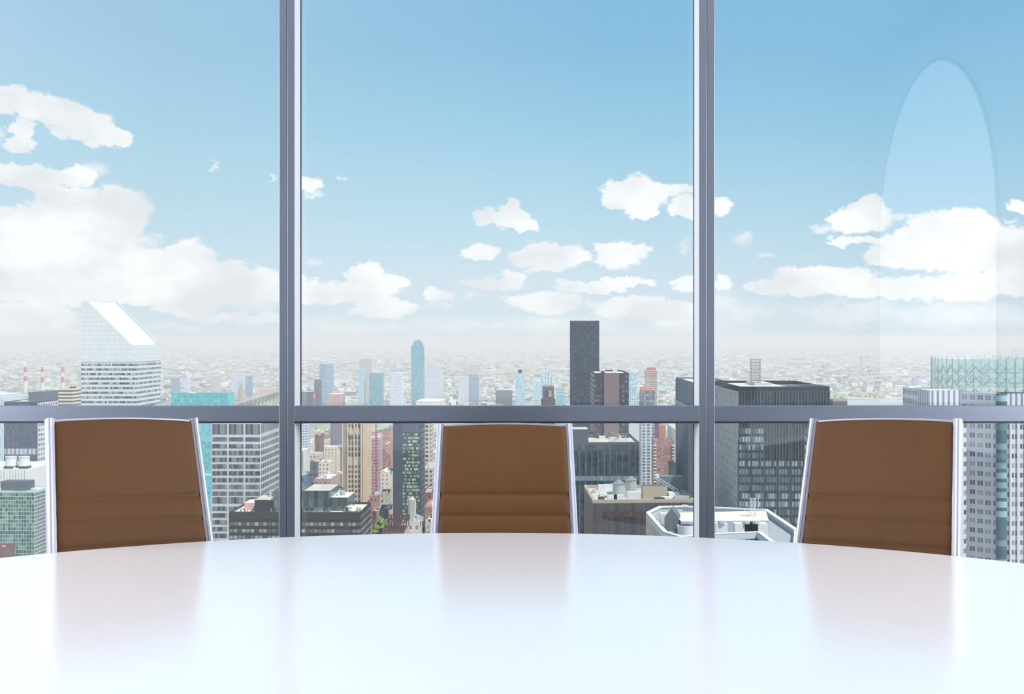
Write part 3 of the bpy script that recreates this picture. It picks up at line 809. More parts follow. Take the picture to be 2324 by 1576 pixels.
# ---------------------------------------------------------------- far buildings in Queens and along the river
f_f1 = FC('far_blue_glass', (134, 158, 176), (92, 122, 148), (160, 184, 198), 5, 5, .8, .7)
f_f2 = FC('far_teal_glass', (98, 158, 168), (58, 128, 144), (134, 188, 194), 4.5, 4.2, .8, .7, rough=.3)
f_f3 = FC('far_beige', (200, 188, 180), (130, 120, 124), (176, 166, 162), 5, 4, .5, .5)
f_f4 = FC('far_lavender', (202, 204, 212), (180, 184, 198), (212, 214, 220), 9, 9, .6, .5)
f_f5 = FC('far_pale_teal', (190, 212, 216), (84, 140, 156), (176, 204, 206), 3.4, 3.3, .7, .6)
f_f6 = FC('far_dark', (70, 72, 84), (48, 50, 62), (104, 104, 112), 4, 4, .7, .6)
f_brick = FC('brick_windows', (154, 108, 98), (74, 70, 74), (176, 170, 162), 3.1, 3.1, .42, .48)
far = [
 ('pale glass tower with a curved darker side, left part of the centre window', 725, 741, 757, 4300, 826, f_f1, None),
 ('tall beige slab tower behind smaller teal blocks in the centre window', 815, 843, 845, 4500, 815, f_f3, 30),
 ('slim pale teal block at the foot of the beige slab tower', 813, 826, 828, 4200, 838, f_f5, 30),
 ('wide teal glass block with pale floor lines, right of the beige slab tower', 838, 868, 869, 4200, 847, f_f2, 40),
 ('plain lavender-white block left of the stepped turquoise tower', 886, 913, 914, 4100, 846, f_f4, 40),
 ('dark grey box with a pink sign, lower left of the centre window', 683, 711, 713, 3950, 889, f_f6, 40),
 ('small navy box above the dark grey box, left of the centre window', 713, 730, 734, 4300, 862, f_f6, 30),
 ('long red brick building with pale windows beyond the river', 745, 773, 783, 4200, 895, FC('far_red_brick', (176, 128, 118), (210, 196, 190), (230, 220, 214), 6, 6, .4, .4), None),
 ('pale industrial hall with a row of dark windows, above the centre transom', 944, 1000, 1010, 4200, 911, FC('far_hall', (222, 218, 210), (120, 116, 118), (150, 146, 146), 8, 9, .5, .4), None),
 ('white block of flats with a grid of windows near the centre', 962, 1003, 1004, 5000, 838, f_f4, 40),
 ('white and brown warehouse with a dark front near the centre', 1040, 1062, 1063, 4700, 856, f_f4, 40),
 ('blue-grey glass block beside the warehouse in the centre', 1063, 1086, 1087, 4800, 850, f_f1, 30),
 ('pair of beige flats right of the stepped turquoise tower', 1052, 1088, 1089, 5600, 834, f_f3, 40),
 ('low dark brick works left of the slim pale teal towers', 1125, 1162, 1163, 4400, 886, f_f6, 60),
 ('small dark blue tower between wedge-topped tower and left mullion', 557, 571, 572, 4800, 853, f_f1, 25),
 ('blue box block just right of the wedge-topped tower', 388, 404, 409, 5000, 858, f_f1, None),
 ('second small blue block right of the wedge-topped tower', 417, 428, 430, 5000, 860, f_f4, 30),
 ('pale beige block above the turquoise slab', 477, 496, 502, 4900, 854, f_f3, None),
 ('long grey apartment block left of the left mullion', 525, 557, 566, 5200, 849, f_f4, None),
 ('red striped low hall right of the bridge', 583, 618, 622, 5500, 882, FC('far_red_hall', (216, 190, 184), (190, 90, 90), (206, 120, 110), 60, 5, 1, .3), 60),
 ('twin grey-blue tower blocks far out on the right plain', 1966, 1973, 1974, 13400, 806, f_f1, 40),
 ('single blue-grey tower block far out on the right plain', 1952, 1958, 1959, 13400, 808, f_f1, 40),
 ('pale blue tower block left of the glass crown', 2073, 2083, 2084, 6500, 857, f_f1, 30),
 ('slim tower far away near the horizon on the right', 2287, 2292, 2293, 33000, 765, f_f1, 40),
 ('cluster tower far away behind the glass crown', 2300, 2324, 2326, 18000, 790, f_f1, 60),
 ('pale tower block on the horizon at the left of the centre window', 741, 746, 747, 31000, 772, f_f4, 40),
 ('dark block on the far plain in the centre', 1168, 1173, 1174, 21000, 793, f_f1, 25)]
for i, (lb, a, c, b, D, yt, f_, dp) in enumerate(far):
    tower('distant_building', lb, a, c, b, D, yt, f_, m_roofw if i % 3 else m_roof, depth=dp, par=0, units=0)
# pink sign on the dark grey box
o = MB().box(wx(711, 3940), wx(716, 3940), 3935, 3940, wz(905, 3940), wz(893, 3940)).build('rooftop_sign', mat('pink_paint', (232, 96, 128), .7))
tag(o, 'small pink sign panel on the side of the dark grey box', 'sign')

# stepped turquoise tower
def stepped():
    D = 4400.; e = empty('stepped_turquoise_tower', (wx(947.5, D), D, GZ)); tag(e, 'tall turquoise glass tower with a stepped crown, in the centre window', 'building')
    def hw_(p): return p / F * D / 2
    def Z(y): return wz(y, D) - GZ
    MB().box(-hw_(29), hw_(29), 0, 40, 0, Z(786)).build('facade', f_f2, e)
    MB().box(-hw_(24), hw_(24), 3, 37, Z(786), Z(781)).build('setback', f_f2, e)
    MB().box(-hw_(19), hw_(19), 6, 34, Z(781), Z(776)).build('setback', f_f2, e)
    g = MB().box(-hw_(12), hw_(12), 12, 28, Z(776), Z(774))
    for k in (-1, 0, 1): g.box(k * hw_(11) - 1, k * hw_(11) + 1, 12, 14, Z(776), Z(772.5))
    g.box(-hw_(12), hw_(12), 12, 14, Z(773), Z(772)); g.build('crown', f_f2, e)
    MB().box(-hw_(12), hw_(40), -30, 30, 0, 16).build('podium', f_f6, e)
stepped()

# white dome tank
e = empty('gas_tank', (wx(1532, 8500), 8500, GZ)); tag(e, 'white domed gas tank on the far plain', 'tank')
g = MB().cyl(0, 0, 18, 0, 24, 28); 
for k in range(5):
    a0, a1 = k * PI / 10, (k + 1) * PI / 10
    g.cyl(0, 0, 18 * math.cos(a0), 24 + 9 * math.sin(a0), 24 + 9 * math.sin(a1), 28, r1=max(.2, 18 * math.cos(a1)))
g.build('tank_shell', m_white, e)
# far viaduct
e = empty('far_viaduct', (wx(1370, 7800), 7800, GZ)); tag(e, 'long thin viaduct crossing the far plain', 'bridge')
L_ = wx(1640, 7800) - wx(1370, 7800)
MB().box(0, L_, 0, 14, 36, 40).build('deck', mat('viaduct_steel', (140, 150, 156), .8), e)
for k in range(12): MB().box(L_ * k / 12, L_ * k / 12 + 5, 2, 12, 0, 36).build('pier', MATS['viaduct_steel'], e)

# pale towers on the near shore
tower('riverside_tower', 'slim pale teal tower with a dark roof tank, leftmost of the riverside towers', 1169, 1191, 1194, 2600, 849, f_f5, m_roofd, depth=22, ph=[(.3, .7, .3, .7, 9, m_darkm)])
tower('riverside_tower', 'pale blue-white tower behind the dark blank-walled block', 1210, 1228, 1229, 2700, 867, FC('rv2', (206, 220, 226), (110, 156, 176), (190, 210, 216), 3, 3.3, .7, .6), m_roofw, depth=24)
tower('riverside_tower', 'taller teal and white striped tower behind the dark blank-walled block', 1228, 1254, 1256, 3000, 844, FC('rv3', (200, 216, 220), (70, 138, 156), (160, 200, 206), 7, 3.3, .6, .7), m_roofw, depth=26)
tower('riverside_tower', 'low pale teal tower left of the tallest black tower', 1262, 1281, 1283, 2600, 882, FC('rv4', (160, 196, 202), (90, 156, 172), (170, 208, 212), 40, 3.3, 1, .6), m_roofw, depth=22)
e, w1, w2, h = tower('blank_walled_block', 'dark grey block with one big square opening, between the pale teal towers', 1231, 1257, 1258, 1500, 878, mat('dark_grey_render', (98, 94, 100), .8), m_roofd, depth=20)
MB().box(-w1 * .78, -w1 * .2, -.2, .3, h - 12.5, h - 5).build('wall_opening', mat('opening_beige', (176, 166, 136), .8), e)
MB().box(-w1 * .78, -w1 * .45, -.3, .2, h - 12.5, h - 5).build('dark_shutter', m_darkm, e)
tower('block_podium', 'dark balcony storeys below the block with the square opening', 1228, 1260, 1261, 1480, 908, FC('dark_grid', (96, 92, 94), (44, 42, 46), (120, 112, 108), 3, 3, .7, .6), m_roofd, depth=18)

# tallest black tower
f_black = FC('black_glass_tower', (24, 36, 60), (18, 31, 56), (96, 110, 130), 3.1, 3.6, .62, .6, rough=.2, var=.55, cluster=1)
e, w1, w2, h = tower('black_glass_tower', 'tallest black glass tower, rising above the horizon in the centre window', 1293.2, 1294.2, 1360, 1150, 732, f_black, m_roofd, par=1.5)
mb = MB()
for k in range(7):
    x = 5 + k * 3.1; mb.bar((w1 * .4 if False else 3, x - 2, h), (3, x - 2, h + (3 + (k * 7 % 4))), .15)
mb.build('roof_antennas', m_steel, e)

# dark tower with a brown central slab
f_ds = FC('dark_spotted_glass', (44, 48, 62), (32, 38, 52), (190, 184, 180), 1.9, 3.3, .6, .5, rough=.25, var=.5)
e, w1, w2, h = tower('brown_slab_tower', 'dark tower with a plain brown central slab, right of the tallest black tower', 1340, 1349, 1427, 850, 850, f_ds, m_roofw, par=1.0, units=3)
MB().box(-w1, w1, .2, .3, 0, 1).v
# its front wall runs along +y in local axes (the root is turned a quarter): the slab sits on that wall
ya, yb = w2 * (1371 - 1349) / 78., w2 * (1405 - 1349) / 78.
MB().box(-.1, 1.0, ya, yb, 0, h + .6).build('brown_slab', m_brown, e)

tower('pale_teal_tower', 'narrow pale teal glass tower touching the brown slab tower', 1428, 1445, 1447, 1900, 846, f_f5, m_roofw, depth=18)
tower('pale_blank_slab', 'pale grey-green blank slab below the transom beside the brown slab tower', 1420, 1449, 1455, 1500, 935, mat('pale_render', (206, 212, 206), .8), m_roofw)
f_con = FC('construction_glass', (110, 116, 124), (60, 72, 88), (176, 180, 176), 3.2, 3.4, .7, .6)
e, w1, w2, h = tower('tower_under_construction', 'dark glass tower with orange netting, topped by a construction deck', 1454, 1486, 1488, 1400, 887, f_con, m_terra, depth=18, par=0)
MB().box(-w1 * .95, -w1 * .1, 1, 15, h, h + 3.5).build('construction_deck', mat('orange_netting', (214, 140, 112), .8), e)
MB().box(-w1 * .65, -w1 * .35, 4, 12, h + 3.5, h + 12).build('core', m_conc, e)
MB().bar((-w1 * .5, 8, h + 12), (-w1 * .5, 8, h + 22), .3).build('mast', m_steel, e)
e, w1, w2, h = tower('brick_and_glass_tower', 'striped brown and white apartment tower with an orange top', 1466, 1491, 1494, 1900, 842, FC('stripe_brown', (196, 170, 164), (112, 104, 116), (150, 140, 146), 60, 3.2, 1, .45), m_terra, depth=18)
MB().box(-w1 * .8, -w1 * .1, 2, 16, h, h + 5).build('penthouse', m_terra, e)
tower('balcony_tower', 'white and glass tower with saw-tooth balconies beside the brick tower', 1456, 1482, 1484, 1250, 962, FC('saw_balcony', (190, 196, 202), (64, 78, 96), (130, 144, 156), 4.6, 3.1, .6, .62, rough=.25), m_roof, depth=18)
e, w1, w2, h = tower('brick_tower', 'red brick apartment tower with roof garden and white balconies', 1484, 1530, 1532, 1150, 1003, f_brick, m_roof, depth=24, units=4)
MB().box(-w1 * .72, -w1 * .40, 4, 14, h, h + 15).build('penthouse', mat('brick_plain', (178, 110, 100), .85), e)
for k in range(3): MB().cyl(-w1 * (.1 + .2 * k), 3, 1.8, h, h + 3.4, 10, r1=.6).build('roof_tree', m_green, e)
for k in range(30):
    mb = MB()
    for q in (.0, .93): mb.box(-w1 + w1 * q - .6, -w1 + w1 * q + 2.2, -1.4, .2, h - 4 - 3.1 * k, h - 2.9 - 3.1 * k, bottom=True)
    mb.build('balcony_pair', m_white, e)
tower('dark_rear_block', 'dark block right behind the brick tower, under the transom', 1478, 1500, 1502, 1500, 961, f_f6, m_roof, depth=20, units=2)
tower('white_grid_block', 'white block with square windows behind the brick tower', 1514, 1532, 1560, 1450, 977, FC('white_sq', (214, 208, 198), (90, 84, 84), (130, 122, 118), 4, 4, .5, .5), m_roof, units=2)
tower('cream_slab', 'plain cream slab in front of the brick tower', 1517, 1528, 1534, 850, 1052, mat('cream_render', (214, 204, 186), .85), m_roof)

# ribbed black towers
def ribs(e, w1, w2, h, bay, mm=None, z0=0):
    """bright vertical fins on the two walls that face the room"""
    mm = mm or mat('fin_bronze', (128, 136, 146), .4, .3)
    mb = MB(); n_ = int(w2 / bay)
    for k in range(n_ + 1): mb.box(-.0, .28, k * w2 / n_ - .09, k * w2 / n_ + .09, z0, h)
    mb.build('front_fins', mm, e)
f_rib = FC('ribbed_glass', (50, 58, 70), (30, 38, 50), (64, 78, 92), 1.45, 3.9, .8, .62, rough=.15, var=1)
e, w1, w2, h = tower('ribbed_black_tower', 'dark ribbed tower seen edge-on, just left of the right mullion', 1534, 1600, 1700, 720, 881, FC('ribbed_side', (96, 112, 130), (60, 74, 92), (112, 130, 148), 2.9, 3.9, .62, .6, rough=.2), m_roofw, turn=True)
mb = MB(); n_ = 34
for k in range(n_ + 1): mb.box(-w1 + k * w1 / n_ - .12, -w1 + k * w1 / n_ + .12, -.3, 0, 0, h)
mb.build('side_fins', mat('fin_silver', (150, 162, 172), .5), e)
z = h - px_m(58, 720); MB().box(-w1, 0, -.34, .1, z - 3.0, z).build('louvre_band', FC('lit_louvre', (170, 160, 140), (214, 208, 190), (236, 232, 220), 3.6, 30, .7, 1), e)  # pale cells put the band's lit look into the colour
# the broad black tower right of the mullion
f_big = FC('big_black_glass', (34, 40, 50), (22, 28, 38), (52, 62, 78), 1.5, 3.95, .84, .7, rough=.15, var=1)
f_bigl = FC('big_black_lower', (30, 36, 46), (52, 64, 76), (186, 208, 210), 1.5, 3.95, .8, .34, rough=.2, var=1, cluster=1)
D = 600.
e, w1, w2, h = tower('broad_black_tower', 'broad black office tower with thin silver ribs and a lattice mast on its roof', 1622, 1676, 1883, D, 887, f_big, m_roofd, par=2.0)
ribs(e, w1, w2, h, 1.48)
MB().box(-w1 + .3, -.3, -.16, .1, 0, h - .5).build('side_wall', FC('grey_screen', (172, 175, 176), (132, 138, 142), (186, 190, 190), 1.6, 3.95, .7, .7, rough=.5), e)
for k in range(17):   # lower storeys with pale blinds, in five structural bays
    zt_ = wz(973 + 18.4 * k, D) - ZB
    mb = MB(); nb = 7
    for q in range(nb):
        if k < 4 and 2 <= q <= 4: continue
        ya = w2 * (q + .05) / nb; yb = w2 * (q + .93) / nb
        mb.box(.0, .10, ya, yb, zt_ - 2.6, zt_, bottom=True)
    mb.build('blind_row', FC('blinds', (40, 48, 58), (58, 74, 84), (180, 202, 204), 1.48, 50, .86, 1, rough=.3), e)
mb = MB()
for q in range(8): mb.box(0, .32, w2 * q / 7 - .35, w2 * q / 7 + .25, 0, h - 24)
mb.build('structural_bays', m_darkm, e)
# roof deck, plant room and lattice mast
MB().box(-w1 * .8, -w1 * .12, w2 * .1, w2 * .62, h - 1, h + 1.2, 0, 1).build('plant_room', [m_roofd, m_roofw], e)
MB().box(-w1 * .7, -w1 * .4, w2 * .3, w2 * .5, h + 1.2, h + 2.5, 0, 1).build('plant_room', [m_steel, m_roofw], e)
mb = MB()
for k in range(40):
    y_ = w2 * (.5 + .012 * k); mb.bar((-w1 * .1 - k * .0, y_, h), (-w1 * .1, y_, h + 2.6), .08)
mb.bar((-w1 * .1, w2 * .5, h + 2.6), (-w1 * .1, w2 * .98, h + 2.6), .12); mb.build('roof_railing', m_steel, e)
mx_, my_ = -w1 * .45, w2 * .33
mm_h = px_m(64, 640); mb = MB(); wd = 2.3
for sx_ in (-1, 1):
    for sy_ in (-1, 1): mb.bar((mx_ + sx_ * wd, my_ + sy_ * wd, h + 1), (mx_ + sx_ * wd, my_ + sy_ * wd, h + mm_h), .12)
ns = 8
for k in range(ns):
    za, zb_ = h + 1 + (mm_h - 1) * k / ns, h + 1 + (mm_h - 1) * (k + 1) / ns
    for s1, s2 in (((-1, -1), (-1, 1)), ((-1, 1), (1, 1)), ((1, 1), (1, -1)), ((1, -1), (-1, -1))):
        p = (mx_ + s1[0] * wd, my_ + s1[1] * wd); q = (mx_ + s2[0] * wd, my_ + s2[1] * wd)
        mb.bar((*p, za), (*q, zb_), .07); mb.bar((*q, za), (*p, zb_), .07); mb.bar((*p, zb_), (*q, zb_), .14)
mb.build('lattice_mast', mat('mast_steel', (150, 146, 146), .5, .3), e)
e, w1, w2, h = tower('brown_annex', 'small brown building with a white mark, right of the broad black tower', 1883, 1890, 1923, 760, 911, mat('annex_brown', (122, 104, 102), .8), m_roofd)

# octagonal stone tower with a glass crown, right edge
def crown_tower():
    D = 500.; xc = wx(2282, D + 30); yc = D + 32.
    e = empty('octagonal_stone_tower', (xc, yc, ZB)); tag(e, 'pinkish stone tower with twin windows and a round glass crown, at the right edge', 'building')
    f_st = FC('pink_stone', (204, 200, 208), (62, 72, 80), (168, 182, 186), 3.3, 3.9, .66, .5, mid=.1, rough=.25, var=.8)
    hh = wz(893, D) - ZB; R0 = 33.; c = .4142
    poly = [(-R0, -R0 * c), (-R0 * c, -R0), (R0 * c, -R0), (R0, -R0 * c), (R0, R0), (-R0, R0)]
    MB().prism(poly, 0, hh, 0, 1).build('facade', [f_st, m_roof], e)
    # pilasters between the window pairs
    mb = MB()
    for k in range(10):
        x = -R0 * c + 2 * R0 * c * k / 9; mb.box(x - .28, x + .28, -R0 - .5, -R0, 0, hh)
    mb.build('pilaster_row', mat('pink_stone_plain', (208, 202, 210), .8), e)
    # glazed bay
    xb = wx(2273, yc - R0) - xc; hb = px_m(12.5, D)
    mb = MB(); n_ = 8
    pts = [(xb + hb * math.cos(PI + PI * i / n_), -R0 - 1.6 * math.sin(PI * i / n_)) for i in range(n_ + 1)] + [(xb + hb, -R0 + .2), (xb - hb, -R0 + .2)]
    mb.prism(pts, 0, hh); mb.build('glazed_bay', FC('bay_glass', (70, 96, 104), (58, 92, 100), (150, 184, 190), 30, 3.9, 1, .62, rough=.15, var=1), e)
    # stone shoulders with tall fins
    sh = FC('shoulder_stone', (206, 204, 212), (120, 124, 138), (150, 152, 164), 2.2, 60, .42, 1)
    for xa, xb_, yb in ((wx(2107, D) - xc, wx(2176, D) - xc, 886), (wx(2272, D) - xc, wx(2400, D) - xc, 893)):
        h2 = wz(yb, D) - ZB
        MB().box(xa, xb_, -R0 - .6, -R0 + 14, hh - 11, h2, 0, 1).build('shoulder', [sh, m_roof], e)
    MB().box(wx(2107, D) - xc, wx(2190, D) - xc, -R0 - .55, -R0 + 14, 0, hh - 11).build('shoulder', [f_st, m_roof], e)
    # crown: glass panels on slender posts with chevron bracing
    Rc = 29.5; z0 = hh - 2; z1 = wz(816, yc - Rc + 3) - ZB
    gm = bpy.data.materials.new('crown_glass'); gm.use_nodes = True; nt = gm.node_tree; b = nt.nodes['Principled BSDF']
    b.inputs['Base Color'].default_value = (*lin((205, 228, 222)), 1); b.inputs['Roughness'].default_value = .25; b.inputs['Alpha'].default_value = .62
    mb = MB(); n_ = 56
    P = [(Rc * math.cos(2 * PI * i / n_), Rc * math.sin(2 * PI * i / n_)) for i in range(n_)]
    for i in range(n_):
        j = (i + 1) % n_; mb.face([(*P[i], z0), (*P[j], z0), (*P[j], z1), (*P[i], z1)])
    mb.build('crown_glazing', gm, e)
    mb = MB()
    for i in range(n_):
        x, y = P[i]; mb.bar((x * 1.004, y * 1.004, z0), (x * 1.004, y * 1.004, z1 + .8), .13)
    for zz in (z1 - 5.4, z1 - 9.5, z1 - 13.5, z1 - 17.5):
        for i in range(n_):
            j = (i + 1) % n_; mb.bar((*P[i], zz), (*P[j], zz), .09)
    mb.build('crown_posts', mat('crown_steel', (160, 176, 172), .5, .2), e)
    mb = MB(); ri = Rc * .93
    for i in range(0, n_, 2):
        for kz in range(3):
            za = z0 + kz * 4.6
            a0, a1, am = 2 * PI * i / n_, 2 * PI * (i + 2) / n_, 2 * PI * (i + 1) / n_
            mb.bar((ri * math.cos(a0), ri * math.sin(a0), za), (ri * math.cos(am), ri * math.sin(am), za + 3.2), .28)
            mb.bar((ri * math.cos(a1), ri * math.sin(a1), za), (ri * math.cos(am), ri * math.sin(am), za + 3.2), .28)
    mb.build('crown_bracing', mat('crown_brace', (112, 138, 132), .5), e)
crown_tower()

# ---------------------------------------------------------------- buildings below the transom, centre window
tower('pale_grid_tower', 'pale blue grid tower at the left end of the centre window, below the transom', 655, 697, 706, 1700, 935, FC('pale_grid', (196, 206, 214), (84, 100, 122), (140, 152, 168), 3.2, 3.6, .7, .5), m_roof, depth=24)
tower('purple_slab', 'plain purple-brown slab behind the stone tower', 750, 776, 781, 1500, 935, mat('purple_render', (128, 116, 134), .8), m_roofd)
tower('brown_slab_block', 'thin dark brown slab among the pale blocks, left of the purple slab', 715, 725, 736, 1900, 990, FC('brown_thin', (118, 88, 84), (92, 76, 78), (140, 116, 106), 3, 3.2, .4, .5), m_roof, depth=40)
def stone_tower():
    D = 900.; e, w1, w2, h = tower('gothic_stone_tower', 'slender tan stone tower with carved gothic top and paired windows', 777, 826, 841, D, 952, m_stone, m_stone, par=0)
    fl = px_m(11.2, D); gl = FC('stone_tower_glass', (70, 66, 64), (52, 58, 64), (126, 134, 138), 1, 1, 1, 1, rough=.2)
    # four columns of windows on the front, two on the side; each row of windows is one part
    fx = [(-w1 * .52, -w1 * .46), (-w1 * .43, -w1 * .37)] if False else [(.36, .30), (.27, .21)]
    colx = [-w1 + px_m(p, D) for p in (14.5, 21.5, 29.5, 36.5)]
    for k in range(16):
        zt_ = wz(1023 + 11.2 * (k - 2), D) - ZB if k > 4 else wz(988 + 13 * (k - 1), D) - ZB
        if k == 0: zt_ = wz(963, D) - ZB
        mb = MB()
        for cx_ in colx: mb.box(cx_, cx_ + px_m(4, D), -.2, .3, zt_ - (px_m(5.6, D) if k > 4 else px_m(9, D)), zt_, bottom=True)
        for q in (.32, .6): mb.box(-.3, .15, w2 * q, w2 * (q + .1), zt_ - px_m(5.6, D), zt_, bottom=True)
        mb.build('window_row', gl, e)
    for k, (a, b, dpt) in enumerate(((0, 3, 1.2), (5.5, 8, .9), (10.5, 13, 1.6), (25.8, 28.5, .8), (42, 45, 1.6), (46.5, 49, .9))):
        MB().box(-w1 + px_m(a, D), -w1 + px_m(b, D), -dpt, .2, 0, h + (3 if k in (0, 2, 4) else 0)).build('buttress', m_stone, e)
    for q in (.0, .22, .5, .78, .94):
        MB().box(-.2, .9, w2 * q, w2 * (q + .06), 0, h + 1.5).build('buttress', m_stone, e)
    mb = MB()   # pointed tracery over the topmost windows
    for s in range(2):
        x0 = colx[0] - 1 + s * px_m(15, D); x1 = x0 + px_m(12.5, D); zb_ = wz(985, D) - ZB
        for i in range(8):
            t0, t1 = i / 8, (i + 1) / 8
            f_ = lambda t: ((x0 + (x1 - x0) * t), -1.9, zb_ + 5 * math.sqrt(max(0, 1 - (2 * t - 1) ** 2)))
            mb.bar(f_(t0), f_(t1), .35)
    mb.build('tracery', mat('tracery_stone', (222, 208, 184), .8), e)
    for k in range(9):   # pinnacles
        x = -w1 + w1 * k / 8; MB().cyl(x, .3, .9, h, h + 5 + 3 * (k % 2), 6, r1=.1).build('pinnacle', m_stone, e)
    MB().box(-w1 * .8, -w1 * .2, w2 * .2, w2 * .8, h, h + 8).build('octagon_lantern', m_stone, e)
stone_tower()
# construction tower and crane
e, w1, w2, h = tower('concrete_frame_tower', 'unfinished concrete tower with red netting behind the red crane', 842, 861, 868, 1300, 998, FC('frame_red', (170, 158, 162), (128, 62, 76), (150, 144, 150), 2.6, 3.4, .72, .62, var=1), m_conc, units=4)
def crane(label, px, D, yb, yt, jib):
    e = empty('tower_crane', (wx(px, D), D, wz(yb, D))); tag(e, label, 'crane')
    H = wz(yt, D) - wz(yb, D); s = px_m(1.6, D); n_ = int(H / (s * 3)); mb = MB()
    for sx_ in (-1, 1):
        for sy_ in (-1, 1): mb.bar((sx_ * s, sy_ * s, 0), (sx_ * s, sy_ * s, H), s * .3)
    for k in range(n_):
        za, zb_ = H * k / n_, H * (k + 1) / n_
        mb.bar((-s, -s, za), (s, -s, zb_), s * .22); mb.bar((s, -s, za), (-s, -s, zb_), s * .22); mb.bar((-s, -s, zb_), (s, -s, zb_), s * .25)
        mb.bar((s, -s, za), (s, s, zb_), s * .22)
    mb.build('mast', m_red, e)
    MB().box(-s * 1.6, s * 1.6, -s, s, H, H + s * 2.4).build('cab', m_white, e)
    j = MB(); j.bar((0, 0, H + s * 2), jib, s * .45); j.bar((0, 0, H + s * 2), (-jib[0] * .3, -jib[1] * .3, H + s * 2.4), s * .6); j.bar((0, 0, H + s * 9), jib, s * .15); j.bar((0, 0, H), (0, 0, H + s * 9), s * .3)
    j.build('jib', m_red, e)
crane('tall red tower crane right of the tan stone tower', 853.5, 1150, 1180, 948, (-26, 60, 101))
crane('small red crane just left of the centre chair', 986, 1300, 1185, 1085, (6, 20, 52))
f_bs = FC('salmon_brick', (166, 124, 112), (100, 74, 72), (214, 188, 170), 3.0, 3.2, .4, .5)
e, w1, w2, h = tower('stepped_brick_tower', 'brick tower with stepped terraces between the crane and the dark slab', 868, 880, 894, 1150, 1012, f_bs, m_roof)
for k in range(6): MB().box(-.0, 2.2, w2 * (.1 + .15 * k), w2 * (.22 + .15 * k), 0, h - 8 - 9 * k).build('terrace', f_bs, e)
tower('brick_riverside_block', 'grey-red brick block on top left of the dark green-glass slab', 868, 884, 893, 1900, 978, f_bs, m_roofd, units=1)
# slab with green glass front
def green_slab():
    D = 750.; gp = mat('slate_panel', (72, 78, 90), .5)
    e, w1, w2, h = tower('green_glass_slab', 'dark slab tower with a green mirrored front in the centre window', 892, 955, 963.5, D, 938, gp, m_roofd, par=0)
    x0 = -w1 + px_m(22, D); x1 = -px_m(2, D)
    MB().box(x0, x1, -.1, .2, wz(982, D) - ZB, h - .3).build('louvre_head', FC('slate_louvre', (70, 82, 98), (88, 100, 116), (104, 116, 130), 1.1, 60, .5, 1), e)
    gf = FC('mirror_rows', (30, 46, 54), (52, 84, 86), (206, 216, 180), 1.15, 60, .86, 1, rough=.15, var=1)
    for k in range(26):
        zt_ = wz(984 + 7.9 * k, D) - ZB; MB().box(x0, x1, -.12, .2, zt_ - px_m(5.2, D), zt_, bottom=True).build('window_row', gf, e)
    MB().box(-.1, .2, .3, w2 - .3, 0, h - 1).build('side_wall', FC('slate_side', (50, 62, 78), (40, 52, 68), (62, 74, 90), 1.5, 3.8, .7, .7, rough=.3), e)
green_slab()
e, w1, w2, h = tower('stone_grid_tower', 'narrow tan and glass grid tower left of the centre chair', 963, 978, 984, 1050, 935, FC('tan_grid', (204, 190, 172), (62, 76, 96), (120, 132, 146), 4.1, 3.6, .62, .6), m_roof)
tower('stone_grid_podium', 'stepped base of the narrow tan grid tower', 962, 980, 992, 1000, 1066, FC('tan_grid', (0, 0, 0), 0, 0, 1, 1), m_roof, units=3)
